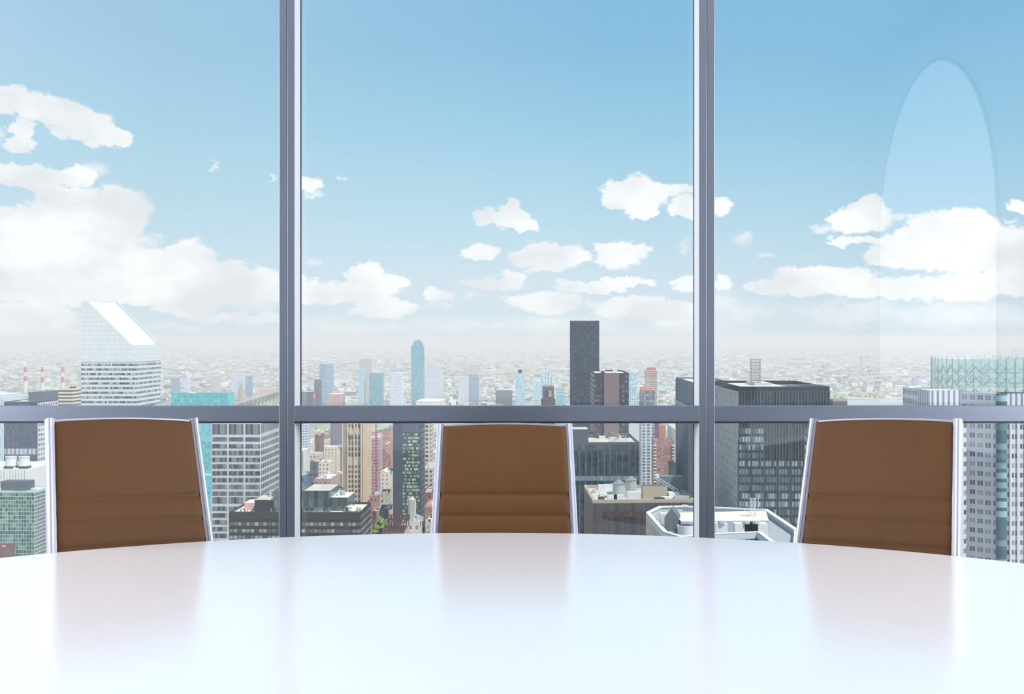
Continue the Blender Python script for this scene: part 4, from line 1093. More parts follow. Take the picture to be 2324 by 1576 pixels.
# blocks left of the stone tower
blk = [
 ('tan apartment tower with a stepped top left of the purple slab', 735, 764, 772, 1300, 1018, FC('tan_apts', (212, 200, 178), (120, 108, 98), (176, 162, 146), 3.6, 3.3, .34, .42), m_roofw, None),
 ('lower tan building with a hipped parapet and tall windows', 723, 747, 757, 1150, 1052, FC('tan_apts2', (216, 206, 188), (112, 104, 98), (170, 160, 148), 3.2, 3.6, .4, .5), m_roofw, None),
 ('white-ribbed building at the left edge of the centre window', 650, 688, 700, 1250, 1025, FC('white_ribs', (226, 222, 212), (110, 130, 134), (170, 184, 184), 3.0, 60, .42, 1), m_roofw, None),
 ('orange-roofed building with a dormered top floor', 703, 722, 734, 1450, 1034, FC('dormer', (206, 186, 170), (104, 88, 84), (160, 140, 130), 4, 4, .4, .5), m_terra, None),
 ('dark slate building behind the tan apartment tower', 704, 718, 730, 1200, 1052, FC('slate_blk', (98, 92, 106), (60, 62, 78), (120, 118, 128), 3.4, 3.4, .5, .5), m_roofd, None),
 ('grey brick school-like building with white cornice', 713, 750, 772, 960, 1091, FC('grey_brick', (176, 156, 150), (96, 86, 90), (206, 196, 188), 3.4, 3.6, .42, .5), m_roofw, None),
 ('red brick wing against the stone tower', 750, 766, 780, 1010, 1085, FC('wing_brick', (156, 118, 116), (86, 74, 80), (190, 176, 172), 3.0, 3.4, .42, .5), m_roof, None),
 ('blue glass office with a green copper roof, left edge of the centre window', 640, 695, 712, 900, 1084, FC('blue_office', (88, 112, 134), (40, 62, 92), (118, 150, 170), 2.0, 3.6, .8, .6), mat('copper_roof', (140, 186, 172), .8), None),
 ('white-roofed building in front of the stone tower with vents', 690, 745, 760, 740, 1120, FC('grey_office', (120, 124, 132), (58, 70, 86), (128, 140, 150), 2.2, 3.8, .7, .6), m_roofw, None),
 ('small flat-roofed building tucked beside the stone tower', 745, 770, 779, 800, 1117, FC('grey_office2', (104, 112, 124), (56, 66, 84), (120, 132, 144), 2.2, 3.8, .7, .6), m_roofw, None),
 ('pink brick building with white trim at the foot of the crane', 838, 858, 868, 900, 1130, f_bs, m_roof, None),
 ('narrow salmon tower with white corners under the crane', 845, 862, 872, 800, 1165, FC('salmon_white', (196, 140, 124), (120, 84, 78), (226, 206, 192), 2.6, 3.2, .5, .5), m_roofw, None),
 ('cream building with a square roof house right of the crane', 864, 880, 891, 1000, 1075, FC('cream_blk', (222, 210, 194), (130, 118, 110), (186, 172, 160), 3.4, 3.4, .34, .42), m_roofw, None),
 ('grey loft building right of the crane foot', 862, 878, 889, 850, 1120, FC('loft', (186, 180, 170), (104, 100, 100), (160, 154, 148), 3.4, 3.6, .4, .5), m_roofw, None),
 ('dark stone building with a rounded corner below the crane', 861, 874, 882, 760, 1160, FC('dark_stone', (126, 122, 126), (72, 74, 84), (130, 130, 136), 2.8, 3.5, .5, .6), m_roof, None),
 ('brown brick building left of the centre chair, dark windows', 960, 978, 990, 900, 1122, FC('brown_brk', (130, 92, 88), (76, 64, 68), (140, 116, 110), 3.2, 3.5, .4, .5), m_roof, None),
 ('red-roofed low building at the left foot of the centre chair', 962, 982, 994, 850, 1155, f_bs, m_terra, None),
 ('pale low building beside the foot of the centre chair', 966, 982, 994, 760, 1190, FC('pale_low', (206, 200, 188), (130, 124, 120), (170, 164, 158), 3.4, 3.6, .4, .5), m_roofw, None)]
for i, (lb, a, c, b, D, yt, f_, rf, dp) in enumerate(blk):
    tower('city_building', lb, a, c, b, D, yt, f_, rf, depth=dp, units=3 + i % 4, seed=i)

# water-tank cluster in front of the green slab
def water_tank(lb, px, D, yb, yt, r):
    e = empty('roof_water_tower', (wx(px, D), D, wz(yb, D))); tag(e, lb, 'water tank'); H = wz(yt, D) - wz(yb, D)
    MB().cyl(0, 0, r, 0, H * .8, 20).build('tank', mat('tank_cream', (214, 208, 196), .8), e)
    MB().cyl(0, 0, r * 1.12, H * .8, H, 20, r1=.1).build('cone_roof', m_steel, e)
e, w1, w2, h = tower('pale_corner_building', 'pale stepped building in front of the green mirrored slab', 911, 950, 958, 640, 1190, FC('pale_corner', (206, 202, 192), (130, 128, 126), (176, 172, 166), 3.2, 3.6, .4, .5), m_roofw, units=10)
MB().box(-w1 * .55, -w1 * .3, w2 * .2, w2 * .5, h, h + 12).build('lift_house', m_conc, e)
water_tank('cream water tank with a conical roof in front of the green mirrored slab', 935, 655, 1166, 1127, 2.1)
e, w1, w2, h = tower('steel_roof_frame_building', 'pinkish low building with an open steel roof frame, left of the centre chair', 868, 915, 928, 560, 1212, mat('pink_render', (204, 168, 150), .85), m_roofd, par=0)
mb = MB(); zt_ = wz(1186, 620) - ZB
for k in range(9):
    x = -w1 * k / 8; mb.bar((x, 0, h), (x, w2, h + 5), .35); mb.bar((x, w2, 0 + h), (x, w2, h + 5), .3)
for k in range(6):
    y = w2 * k / 5; mb.bar((-w1, y, h + k), (0, y, h + k), .35)
mb.build('roof_frame', mat('rust_steel', (84, 56, 50), .7), e)
e = empty('street_tree', (wx(864, 700), 700, ZB)); tag(e, 'light green street tree below the salmon tower', 'tree')
ctr = wz(1200, 700) - ZB
MB().cyl(0, 0, .5, 0, ctr, 8).build('trunk', mat('bark', (96, 80, 66), .9), e)
g = MB()
for k in range(40):
    rr_ = random.Random(k); x, y, z = rr_.uniform(-3.4, 3.4), rr_.uniform(-3, 3), ctr + rr_.uniform(-6, 5); s = rr_.uniform(1, 2.0)
    g.cyl(x, y, s, z, z + s, 7, r1=s * .4)
g.build('crown', m_green, e)

# ---------------------------------------------------------------- dark terrace building behind the left mullion
def terrace():
    D = 550.; fr = FC('terrace_front', (48, 46, 50), (70, 70, 74), (170, 170, 160), 1.9, 3.0, .8, .5, rough=.25, var=.9, wr=.5)
    e, w1, w2, h = tower('dark_terrace_building', 'black office building with a planted roof terrace, behind the left mullion', 520, 818, 842, D, 1168, fr, m_roofw, par=1.0, parm=mat('black_cladding', (56, 54, 56), .6))
    def X(px): return -w1 + (px - 520) / 298. * w1
    MB().box(-w1, 0, -.1, .3, h - 2.4, h - .2).build('fascia', mat('black_cladding', (56, 54, 56), .6), e)
    gl = FC('terrace_glass', (74, 82, 86), (40, 52, 58), (112, 130, 128), 2.2, 3.8, .86, .9, rough=.12, var=1)
    dk = mat('dark_cladding', (44, 48, 58), .5)
    bl = [('glass_pavilion', X(614.5), X(681.5), 6, 30, 9.5, [gl, m_roofd]), ('glass_pavilion', X(682), X(742), 8, 34, 9.5, [gl, m_roof]),
          ('dark_plant_room', X(572), X(614), 5, 22, 5.6, [dk, m_roof]), ('pink_terrace_house', X(540), X(572), 12, 24, 3.4, [mat('pink_render', (204, 168, 150), .85), m_roofw]),
          ('glass_pavilion', X(735), X(782), 10, 30, 6.2, [gl, m_roofw])]
    for nm, a, b, c, d_, hh, mm in bl: MB().box(a, b, min(c, w2 - 6), min(d_, w2 - 1), h, h + hh, 0, 1).build(nm, mm, e)
    rng = random.Random(3)
    for px in (592, 598, 606, 700, 712, 752, 758): 
        MB().box(X(px), X(px) + 2, w2 * .5, w2 * .5 + 2.5, h + 5.5, h + 8 + rng.random()).build('rooftop_unit', rng.choice([m_white, m_darkm, m_steel]), e)
    for px in (542, 552, 558, 612, 626, 634, 688, 698, 738, 744, 779, 812, 820, 806):
        r = rng.uniform(.35, .75); x = min(-1, X(px)); y = rng.uniform(2, 4) if px < 800 else 6
        MB().cyl(x, y, r, h, h + r * 3.4, 9, r1=.15).build('planter_tree', m_green, e)
    for px, s in ((790, 2.6), (806, 1.7), (812, 1.4)):
        x = X(px); g = MB().bar((x, 8, h), (x, 8, h + 2.6), .08); g.cyl(x, 8, s, h + 2.4, h + 3.0, 4, r1=.2); g.build('parasol', m_roofw, e)
terrace()

# ---------------------------------------------------------------- right of the centre chair
def roofed(name, label, pts, z, fac, roof, par=1.2, parm=None, t=.8, cat='building', drop=0):
    """a building whose roof outline is given; pts run counter-clockwise seen from above"""
    W = [roofpt(px, py, z) for px, py in pts]
    ox = sum(p[0] for p in W) / len(W); oy = sum(p[1] for p in W) / len(W)
    e = empty(name, (ox, oy, ZB)); tag(e, label, cat)
    P = [(x - ox, y - oy) for x, y in W]; h = z - ZB
    MB().prism(P, 0, h - drop, 0, 1).build('facade', [fac, roof], e)
    if par:
        r = MB().ring(P, t, h - drop, h + par * (drop == 0), 0); r.build('parapet', parm or m_conc, e)
    return e, P, h, (ox, oy)
def loc(o, px, py, z):
    x, y = roofpt(px, py, z); return x - o[0], y - o[1]

f_navy = FC('navy_glass', (40, 52, 64), (24, 36, 50), (70, 92, 112), 2.2, 3.9, .84, .7, rough=.12, var=1)
z = -67.5
e, P, h, o = roofed('navy_glass_building', 'dark navy glass building with a beige roof right of the centre chair', [(1280, 1009), (1451, 1008), (1425, 985), (1280, 985)], z, f_navy, m_roof, parm=m_darkm)
mb = MB(); xs_ = [loc(o, px, 1008.5, z)[0] for px in range(1301, 1452, 14)]; y0_ = P[0][1]
for x in xs_: mb.box(x - .16, x + .16, y0_ - .35, y0_ + .1, 0, h - 4)
mb.build('front_fins', mat('fin_bronze', (128, 136, 146), .4, .3), e)
zb_ = wz(1085, 790) - ZB; MB().box(P[0][0] + 1, P[1][0] - .5, y0_ - .25, y0_ + .1, zb_ - 3, zb_).build('pale_band', FC('navy_band', (96, 116, 134), (110, 134, 150), (150, 170, 180), 2.2, 30, .8, 1), e)
xa = loc(o, 1290, 1006, z)[0]; xb_ = loc(o, 1334, 1006, z)[0]
MB().box(xa, xb_, y0_ + 4, y0_ + 24, h, h + 9.5, 0, 1).build('roof_block', [mat('navy_panel', (62, 72, 84), .5), m_roof], e)
rng = random.Random(11)
for k in range(16):
    px = rng.uniform(1345, 1425); py = rng.uniform(989, 1004); x, y = loc(o, px, py, z); s = rng.uniform(1.2, 3.6)
    MB().box(x, x + s * 1.5, y, y + s, h, h + rng.uniform(.8, 2.2)).build('rooftop_unit', rng.choice([m_white, m_steel, m_darkm, m_white]), e)
mb = MB(); x, y = loc(o, 1420, 1000, z); mb.bar((x, y, h + 2), (x - 12, y + 22, h + 5), .3); mb.bar((x, y, h), (x, y, h + 3), .3); mb.build('window_washing_rig', m_steel, e)

f_dk = FC('brown_black_wall', (66, 58, 58), (48, 50, 56), (78, 78, 84), 2.7, 60, .5, 1, rough=.4)
z = -80.
e, P, h, o = roofed('brown_roof_plant_building', 'brown-black building whose beige roof is crowded with water tanks and units', [(1345, 1143), (1576, 1141), (1537, 1107), (1325, 1108)], z, f_dk, m_roof, par=1.6, parm=mat('roof_kerb', (164, 152, 136), .85), t=1.4)
wtx = [(1404, 1131, 5.6), (1432, 1122, 5.4)]
for px, py, r in wtx:
    x, y = loc(o, px, py, z); q = MB().cyl(x, y, r * .55, h, h + 7.5, 18).build('water_tank', m_steel, e); MB().cyl(x, y, r * .62, h + 7.5, h + 9.6, 18, r1=.1).build('cone_roof', mat('tank_zinc', (124, 130, 132), .6), q)
spec = [(1358, 1112, 7, 5, 3.2, m_white), (1375, 1111, 7, 5, 3.2, m_white), (1379, 1129, 16, 9, 3.0, m_steel), (1378, 1139, 8, 4, 4.0, m_white), (1393, 1139, 8, 4, 4.0, m_white), (1424, 1139, 11, 5, 6, mat('grey_tank', (206, 210, 212), .6)),
        (1459, 1133, 20, 12, 8, mat('beige_plant', (170, 160, 136), .8)), (1447, 1128, 15, 8, 1.5, mat('green_pipe', (70, 150, 110), .6)), (1470, 1118, 14, 8, 4, m_white), (1497, 1118, 20, 10, 10.5, mat('glass_plant', (96, 116, 120), .3)),
        (1503, 1137, 14, 8, 2, m_white), (1518, 1134, 9, 12, 4, m_white), (1530, 1138, 12, 5, 3, m_steel), (1362, 1127, 4, 8, 2, m_white), (1358, 1136, 5, 4, 2, m_darkm), (1345, 1120, 3, 8, 2, m_steel), (1366, 1121, 6, 3, 2, m_white), (1486, 1138, 8, 6, 2, m_darkm)]
for px, py, sx_, sy_, hh, mm in spec:
    x, y = loc(o, px, py, z); s = .62; mt_ = m_roofd if hh == 8 else mm
    MB().box(x, x + sx_ * s, y, y + sy_ * s, h, h + hh * .8, 0, 1).build('rooftop_unit', [mm, mt_], e)
mb = MB(); x, y = loc(o, 1494, 1125, z); mb.bar((x, y, h + 9), (x + 9, y - 12, h + 4), .22); mb.bar((x - 2, y, h + 9), (x + 7, y - 12, h + 4), .18); mb.bar((x, y, h), (x, y, h + 9), .5)
mb.cyl(x - 1, y, 1.4, h + 9, h + 11, 12); mb.build('window_washing_rig', m_white, e)
x, y = loc(o, 1352, 1143, z)
MB().box(x + 4, x + 32, y - .3, y + .1, h - 6.6, h - 4).build('louvre_opening', FC('louvre_redbrown', (40, 34, 34), (66, 42, 38), (92, 58, 50), 2, 30, .8, 1), e)

# white-rimmed octagonal roof in front
f_gm = FC('green_curtain_wall', (150, 176, 160), (30, 66, 60), (86, 130, 112), 1.5, 3.8, .88, .9, rough=.12, var=1)
z = -55.; m_rim = mat('white_rim', (222, 221, 214), .6)
pts = [(1466, 1164), (1505, 1208), (1545, 1220), (1604, 1214), (1719, 1209), (1750, 1232), (1800, 1262), (1813, 1204), (1742, 1157), (1550, 1149), (1495, 1150)]
e, P, h, o = roofed('white_rimmed_green_building', 'green glass building with a white octagonal roof rim and white roof machinery', pts, z, f_gm, mat('deck_grey', (150, 154, 158), .8), par=1, parm=mat('rim_inner_panel', (186, 196, 202), .6), t=.9, drop=1.6)
MB().ring(P, 1.25, h - .25, h + .15).build('white_coping', m_rim, e)
def pt(px, py, zz=z - 1.6): return loc(o, px, py, zz)
def quadbox(name, m0, m1, a, b, c, d_, z0, z1):
    q = [loc(o, *p, z1 + ZB) for p in (a, b, c, d_)]
    return MB().prism(q, z0, z1, 0, 1).build(name, [m0, m1], e)
hd = h - 1.6
quadbox('roof_house', mat('house_wall', (168, 176, 184), .7), mat('roof_cream', (208, 202, 184), .8), (1546, 1184), (1745, 1182), (1738, 1160), (1527, 1164), hd, h + 1.7)
x, y = pt(1557, 1211); q = MB().cyl(x, y, 2.5, hd, hd + 2.4, 28, r1=2.7).build('fan_drum', m_white, e)
MB().cyl(x, y, 2.2, hd + 2.41, hd + 2.5, 24).build('drum_mouth', m_darkm, q)
x, y = pt(1508, 1207); a = MB(); W_, L__ = 4.2, 7.0
pr = [(0, 0), (W_, 0), (W_, 4.2), (W_ * .5, 6.8), (0, 4.2)]
a.face([(x + p, y, hd + q_) for p, q_ in pr]); a.face([(x + p + 1.5, y + L__, hd + q_) for p, q_ in reversed(pr)])
for (p0, q0), (p1, q1) in zip(pr, pr[1:] + pr[:1]): a.face([(x + p0, y, hd + q0), (x + p0 + 1.5, y + L__, hd + q0), (x + p1 + 1.5, y + L__, hd + q1), (x + p1, y, hd + q1)])
a.build('gabled_plant_house', mat('slate_house', (92, 100, 104), .6), e)
x, y = pt(1499, 1196); MB().box(x, x + 2.6, y, y + 3, hd, hd + 4).build('rooftop_unit', m_roofw, e)
for px, w_ in ((1624, 4.5), (1668, 8.5), (1690, 8.5)):
    x, y = pt(px, 1216); q = MB().box(x, x + w_ * .8, y, y + 4, hd, hd + 3.4).build('air_handling_unit', m_white, e)
    MB().cyl(x + w_ * .4, y + .5, 1.1, hd + 3.4, hd + 4.2, 14).build('fan_hood', m_steel, q)
# lattice antenna on the roof house
x, y = loc(o, 1709, 1172, z + 1.7); mb = MB(); hz = h + 1.7
for sx_ in (-.7, .7):
    for sy_ in (-.7, .7): mb.bar((x + sx_, y + sy_, hz), (x + sx_, y + sy_, hz + 5.5), .10)
for k in range(5):
    za = hz + 1.1 * k; mb.bar((x - .7, y - .7, za), (x + .7, y - .7, za + 1.1), .07); mb.bar((x + .7, y - .7, za), (x - .7, y - .7, za + 1.1), .07); mb.bar((x - .7, y - .7, za + 1.1), (x + .7, y - .7, za + 1.1), .08)
for dx, hh in ((-1.4, 3.5), (1.6, 6.5), (-2.6, 2.4), (2.8, 2.6)): mb.bar((x + dx, y, hz), (x + dx, y, hz + hh), .09)
mb.bar((x - 2.8, y, hz + 2.2), (x + 2.9, y, hz + 2.2), .09); mb.build('lattice_antenna', m_white, e)
mb = MB()
for (a, b) in zip(P, P[1:] + P[:1]):
    n_ = max(1, int(math.hypot(b[0] - a[0], b[1] - a[1]) / 2.4))
    for k in range(n_):
        t = k / n_; cx_, cy_ = a[0] + (b[0] - a[0]) * t, a[1] + (b[1] - a[1]) * t; s = .955
        mb.bar((cx_ * s, cy_ * s, hd), (cx_ * s, cy_ * s, h - .3), .05)
mb.build('rim_posts', m_steel, e)

# person-like specks and dishes are left to the roof machinery
x, y = loc(o, 1554, 1158, z); q = MB().cyl(x, y, .12, h, h + 1.6, 8).cyl(x, y, .3, h + 1.4, h + 1.6, 12, r1=1.1).build('satellite_dish', m_white, e)

# ---------------------------------------------------------------- filler blocks of Manhattan between the named ones
def fillers():
    rng = random.Random(21)
    pal = [FC('fill_brick', (170, 122, 108), (92, 80, 80), (186, 176, 168), 3.4, 3.3, .4, .48), FC('fill_tan', (206, 190, 166), (110, 102, 96), (170, 160, 150), 3.4, 3.3, .4, .48),
           FC('fill_white', (222, 216, 206), (120, 116, 114), (170, 166, 160), 3.6, 3.4, .42, .5), FC('fill_grey', (160, 158, 160), (84, 88, 98), (150, 154, 160), 3.2, 3.5, .5, .55), FC('fill_brown', (132, 100, 92), (80, 68, 70), (150, 130, 120), 3.2, 3.3, .4, .5)]
    lab = ['brick', 'tan', 'white', 'grey', 'brown']; protos = {}
    c, s = math.cos(TH), math.sin(TH); n_ = 0
    cells = []
    for gy in range(700, 3300, 62):
        for gx in range(-900, 900, 46):
            x = gx * c + gy * s; y = gy * c - gx * s; px = CX + F * x / y
            if not (684 < px < 990 or 1440 < px < 1545 or 478 < px < 520 or 0 < px < 110): continue
            if y < 1250 and (px < 684 or 1440 < px): continue
            if any(-w1_ - 24 < (x - fx) * math.cos(a) + (y - fy) * math.sin(a) < 24 and -44 < -(x - fx) * math.sin(a) + (y - fy) * math.cos(a) < w2_ + 4 for fx, fy, a, w1_, w2_ in FOOT): continue
            cells.append((x, y, px))
    for x, y, px in cells:
        hh = rng.uniform(18, 48) if y > 1200 else rng.uniform(14, 36)
        if y > 2600: hh = rng.uniform(10, 30)
        k = rng.randrange(5); wdt = rng.uniform(22, 36); dpt = rng.uniform(28, 44)
        key = (k, rng.randrange(3))
        if key not in protos:
            e = empty('mid_rise_building', (0, 0, 0), -TH)
            MB().box(-15, 15, 0, 32, 0, 36, 0, 1).build('facade', [pal[k], m_roofw if key[1] else m_roof], e)
            MB().ring([(-15, 0), (15, 0), (15, 32), (-15, 32)], .6, 36, 37.2).build('parapet', fac_plain(pal[k]), e)
            MB().box(-6, 2, 12, 20, 36, 40.5).build('lift_house', [m_conc, m_steel, m_white][key[1]], e)
            MB().box(5, 9, 6, 10, 36, 38.5).build('rooftop_unit', [m_steel, m_white, m_darkm][key[1]], e)
            protos[key] = (e, False)
        e, used = protos[key]
        if used:
            ne = e.copy(); C.objects.link(ne)
            for ch in list(e.children):
                cc = ch.copy(); C.objects.link(cc); cc.parent = ne
            r = ne
        else: r = e; protos[key] = (e, True)
        r.location = (x, y, ZB + hh - 36); r.scale = (wdt / 30, dpt / 32, 1)
        tag(r, 'small %s mid-rise among the dense blocks between the towers' % lab[k], 'building', '%s mid-rise blocks between the towers' % lab[k])
fillers()

# ---------------------------------------------------------------- low-rise sprawl out to the horizon
def sprawl():
    rng = np.random.default_rng(5)
    rows = []
    D = 4250.
    while D < 30000:
        step = 21 * (D / 4500) ** 1.1
        half = .47 * D
        sp = 30 * (D / 4500) ** .95
        n_ = int(2 * half / sp)
        x = -half + sp * (np.arange(n_) + rng.uniform(0, 1, n_) * .6)
        y = D + rng.uniform(-.3, .3, n_) * step
        keep = rng.uniform(0, 1, n_) < .84
        k = (D / 4500) ** .55
        w = rng.uniform(.4, 1.0, n_) * sp * .8 * np.where(rng.uniform(0, 1, n_) < .10, 2.6, 1)
        d = rng.uniform(.5, 1.0, n_) * step * .8
        h = rng.uniform(5, 11, n_) * np.where(rng.uniform(0, 1, n_) < .05, 2.6, 1)
        rows.append(np.c_[x, y, w, d, h][keep]); D += step
    A = np.concatenate(rows)
    px = CX + F * A[:, 0] / A[:, 1]
    # keep the river, the creek and the nearer shore clear
    far_shore = np.interp(px, [-900, 0, 690, 980, 1300, 1560, 1925, 2120, 2500], [4300, 4250, 4250, 4250, 4300, 4650, 5300, 5330, 5600])
    ok = A[:, 1] > far_shore
    creek = (px > 1400) & (px < 1700) & (A[:, 1] > 5800 + (px - 1400) * 1.5) & (A[:, 1] < 6350 + (px - 1400) * 5)
    ok &= ~creek
    for fx, fy, a, w1, w2 in FOOT + [(wx(947.5, 4400) + 80, 4360, 0, 170, 90)]:   # nothing under the named buildings
        dx = A[:, 0] - fx; dy = A[:, 1] - fy; u = dx * math.cos(a) + dy * math.sin(a); v = -dx * math.sin(a) + dy * math.cos(a); g = A[:, 2] / 2 + 3
        ok &= ~((u > -w1 - g) & (u < g) & (v > -A[:, 3] - 3) & (v < w2 + 3))
    bx = wx(545, 4180) + (A[:, 1] - 4180) * (wx(648, 5300) - wx(545, 4180)) / 1120; ok &= ~((np.abs(A[:, 0] - bx) < 45) & (A[:, 1] < 5400))
    A = A[ok]
    # parks and tree cover break the sprawl up
    def fbm(x, y):
        v = 0
        for k, (fx, fy, p) in enumerate(((.0011, .0006, .3), (.0023, .0013, 1.9), (.0047, .0021, 4.2), (.0091, .005, 2.2))): v = v + np.sin(fx * x + p + 1.3 * np.sin(fy * y + p)) * np.cos(fy * 1.7 * y + p * 2 + np.sin(fx * x)) / (1 + .6 * k)
        return v
    park = fbm(A[:, 0], A[:, 1])
    A = A[(park < .95) | (rng.uniform(0, 1, len(A)) < .18)]
    pal = np.array([lin(c) for c in ((240, 238, 232), (228, 224, 216), (214, 206, 196), (196, 186, 174), (176, 160, 150), (160, 126, 114), (138, 140, 146), (108, 114, 124), (190, 198, 206), (236, 236, 238), (202, 176, 160), (120, 130, 110))])
    prob = np.array([.12, .11, .11, .09, .09, .08, .12, .13, .09, .04, .05, .07]); prob = prob / prob.sum()
    ci = rng.choice(len(pal), len(A), p=prob); cj = rng.choice(len(pal), len(A), p=prob)
    m = bpy.data.materials.new('sprawl_paint'); m.use_nodes = True; b = m.node_tree.nodes['Principled BSDF']; b.inputs['Roughness'].default_value = .85
    at_ = m.node_tree.nodes.new('ShaderNodeAttribute'); at_.attribute_name = 'paint'; m.node_tree.links.new(at_.outputs['Color'], b.inputs['Base Color'])
    def mesh(name, idx, org=(0, 0)):
        B = A[idx]; n_ = len(B); x, y, w, d, h = B.T; a = TH + .12 * np.sin(y * .0007)
        ca, sa = np.cos(a), -np.sin(a)
        V = np.zeros((n_, 8, 3), np.float32)
        for k, (u, v) in enumerate(((-.5, 0), (.5, 0), (.5, 1), (-.5, 1))):
            X = u * w; Y = v * d
            V[:, k, 0] = V[:, k + 4, 0] = x - org[0] + X * ca - Y * sa; V[:, k, 1] = V[:, k + 4, 1] = y - org[1] + X * sa + Y * ca
            V[:, k, 2] = 0; V[:, k + 4, 2] = h
        Fq = np.array([[0, 1, 5, 4], [1, 2, 6, 5], [2, 3, 7, 6], [3, 0, 4, 7], [4, 5, 6, 7]])
        FI = (Fq[None] + (np.arange(n_) * 8)[:, None, None]).reshape(-1)
        me = bpy.data.meshes.new(name); me.vertices.add(n_ * 8); me.vertices.foreach_set('co', V.ravel())
        me.loops.add(n_ * 20); me.loops.foreach_set('vertex_index', FI); me.polygons.add(n_ * 5)
        me.polygons.foreach_set('loop_start', np.arange(n_ * 5) * 4); me.polygons.foreach_set('loop_total', np.full(n_ * 5, 4))
        me.update(); me.shade_flat()
        col = np.ones((n_, 5, 4), np.float32); col[:, :4, :3] = pal[cj[idx]][:, None, :]; col[:, 4, :3] = pal[ci[idx]]
        ca_ = me.attributes.new('paint', 'FLOAT_COLOR', 'FACE'); ca_.data.foreach_set('color', col.ravel())
        me.materials.append(m)
        o = bpy.data.objects.new(name, me); C.objects.link(o); o.location = (org[0], org[1], GZ); return o
    pxA = CX + F * A[:, 0] / A[:, 1]; pyA = HY + F * (EYE - GZ - A[:, 4]) / A[:, 1]
    vis = np.where((pyA < 919) & (pxA > 0) & (pxA < 2324) & ~((pxA > 183) & (pxA < 366)) & ~((pxA > 625) & (pxA < 690)) & ~((pxA > 1570) & (pxA < 1640)) & ~((pxA > 1290) & (pxA < 1430)) & ~((pxA > 1620) & (pxA < 1885) & (pyA > 872)) & ~(pxA > 2110))[0]
    first = vis[np.argsort(A[vis, 1])][:300]
    for i in first:
        o = mesh('low_rise_building', np.array([i]), (A[i, 0], A[i, 1]))
        tag(o, 'one of the nearest low flat-roofed buildings of the sprawl just beyond the river', 'building', 'low buildings of the sprawl beyond the river')
    rest = np.setdiff1d(np.arange(len(A)), first)
    tag(mesh('low_rise_sprawl', rest), 'pale low-rise sprawl stretching to the horizon', 'buildings', kind='stuff')
    # the remaining street blocks on the near side of the river, mostly hidden below the sill
    G = []
    for gy in range(520, 3280, 50):
        for gx in range(-2200, 2200, 42):
            x = gx * math.cos(TH) + gy * math.sin(TH); y = gy * math.cos(TH) - gx * math.sin(TH); q = CX + F * x / y
            if not -260 < q < 2560 or 660 < q < 1000 or 1430 < q < 1560 or 470 < q < 530 or 0 < q < 115: continue
            G.append((x, y, rng.uniform(20, 36), rng.uniform(26, 42), rng.uniform(10, 22) if y > 1500 else rng.uniform(14, 45)))
    G = np.array(G); ok = np.ones(len(G), bool)
    for fx, fy, a, w1, w2 in FOOT:
        dx = G[:, 0] - fx; dy = G[:, 1] - fy; u = dx * math.cos(a) + dy * math.sin(a); v = -dx * math.sin(a) + dy * math.cos(a)
        ok &= ~((u > -w1 - 20) & (u < 20) & (v > -44) & (v < w2 + 3))
    for fx, fy, hx, hy in ((-304, 1000, 45, 70), (95, 640, 65, 60), (50, 830, 60, 90), (135, 370, 75, 60), (212, 540, 55, 60)):
        ok &= ~((np.abs(G[:, 0] - fx) < hx + 18) & (np.abs(G[:, 1] + 20 - fy) < hy + 24))
    keep_A, keep_i, keep_j = A, ci, cj
    A = G[ok]; ci = rng.choice(len(pal), len(A), p=prob); cj = rng.choice(len(pal), len(A), p=prob)
    tag(mesh('street_blocks', np.arange(len(A))), 'low street blocks filling the gaps between the near towers', 'buildings', kind='stuff')
    # tree crowns
    n_ = 9000; D = 4300 * (28000 / 4300) ** rng.uniform(0, 1, n_); X = rng.uniform(-.47, .47, n_) * D
    k_ = fbm(X, D) > .75; k_ |= rng.uniform(0, 1, n_) < .22
    px = CX + F * X / D; fs_ = np.interp(px, [-900, 0, 690, 980, 1300, 1560, 1925, 2120, 2500], [4300, 4250, 4250, 4250, 4300, 4650, 5300, 5330, 5600]); k_ &= D > fs_ - 20
    X = X[k_]; D = D[k_]; r = rng.uniform(7, 16, len(X)) * (D / 4500) ** .75; n_ = len(X)
    t = np.arange(8) * PI / 4
    V = np.zeros((n_, 17, 3), np.float32)
    V[:, :8, 0] = X[:, None] + r[:, None] * np.cos(t); V[:, :8, 1] = D[:, None] + r[:, None] * np.sin(t) * 1.4; V[:, :8, 2] = 0
    V[:, 8:16, 0] = X[:, None] + .8 * r[:, None] * np.cos(t + .3); V[:, 8:16, 1] = D[:, None] + 1.1 * r[:, None] * np.sin(t + .3); V[:, 8:16, 2] = (8 + rng.uniform(0, 5, n_))[:, None]
    V[:, 16, 0] = X; V[:, 16, 1] = D; V[:, 16, 2] = 13
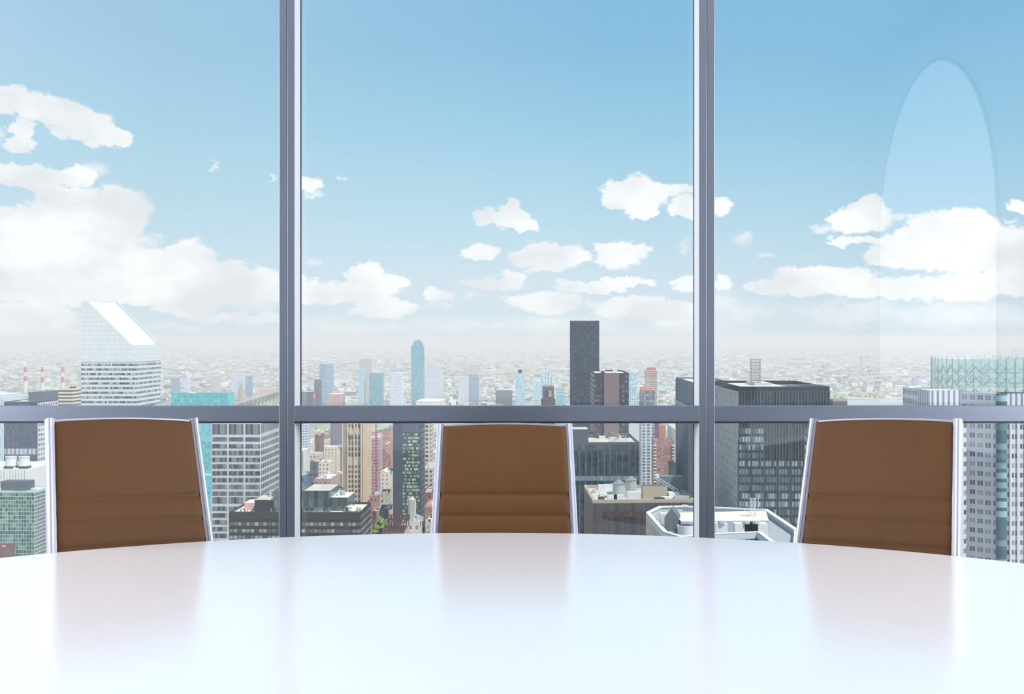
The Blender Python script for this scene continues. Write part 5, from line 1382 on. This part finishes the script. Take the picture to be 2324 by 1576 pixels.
    Fs = [[i, (i + 1) % 8, 8 + (i + 1) % 8, 8 + i] for i in range(8)]; Ft = [[8 + i, 8 + (i + 1) % 8, 16] for i in range(8)]
    lv = np.concatenate([np.array(Fs).ravel(), np.array(Ft).ravel()]); LT = np.array([4] * 8 + [3] * 8)
    FI = (lv[None] + (np.arange(n_) * 17)[:, None]).ravel(); tot = np.tile(LT, n_); st = np.concatenate([[0], np.cumsum(tot)[:-1]])
    me = bpy.data.meshes.new('tree_cover'); me.vertices.add(n_ * 17); me.vertices.foreach_set('co', V.ravel()); me.loops.add(len(FI)); me.loops.foreach_set('vertex_index', FI.astype(np.int32))
    me.polygons.add(len(tot)); me.polygons.foreach_set('loop_start', st.astype(np.int32)); me.polygons.foreach_set('loop_total', tot.astype(np.int32)); me.update()
    me.materials.append(mat('far_trees', (150, 164, 118), .95, noise=(.002, .25)))
    o = bpy.data.objects.new('tree_cover', me); C.objects.link(o); o.location = (0, 0, GZ)
    tag(o, 'pale green tree cover scattered through the far sprawl', 'trees', kind='stuff')
sprawl()

# ---------------------------------------------------------------- haze over the plain: a real scattering layer of air
def haze():
    m = bpy.data.materials.new('haze_air'); m.use_nodes = True; nt = m.node_tree; nt.nodes.clear()
    o = nt.nodes.new('ShaderNodeOutputMaterial'); v = nt.nodes.new('ShaderNodeVolumeScatter')
    v.inputs['Color'].default_value = (1, 1, 1, 1); v.inputs['Density'].default_value = 1 / 11500.; v.inputs['Anisotropy'].default_value = .0
    ab = nt.nodes.new('ShaderNodeVolumeAbsorption'); ab.inputs['Density'].default_value = 1 / 11500.; ab.inputs['Color'].default_value = (.90, .80, .77, 1)
    ad = nt.nodes.new('ShaderNodeAddShader'); nt.links.new(v.outputs[0], ad.inputs[0]); nt.links.new(ab.outputs[0], ad.inputs[1]); nt.links.new(ad.outputs[0], o.inputs['Volume'])
    ob = MB().box(-140000, 140000, 45, 235000, GZ - 2, 45, bottom=True).build('haze', m)
    tag(ob, 'thin white haze lying over the distant plain', 'haze', kind='stuff')
haze()
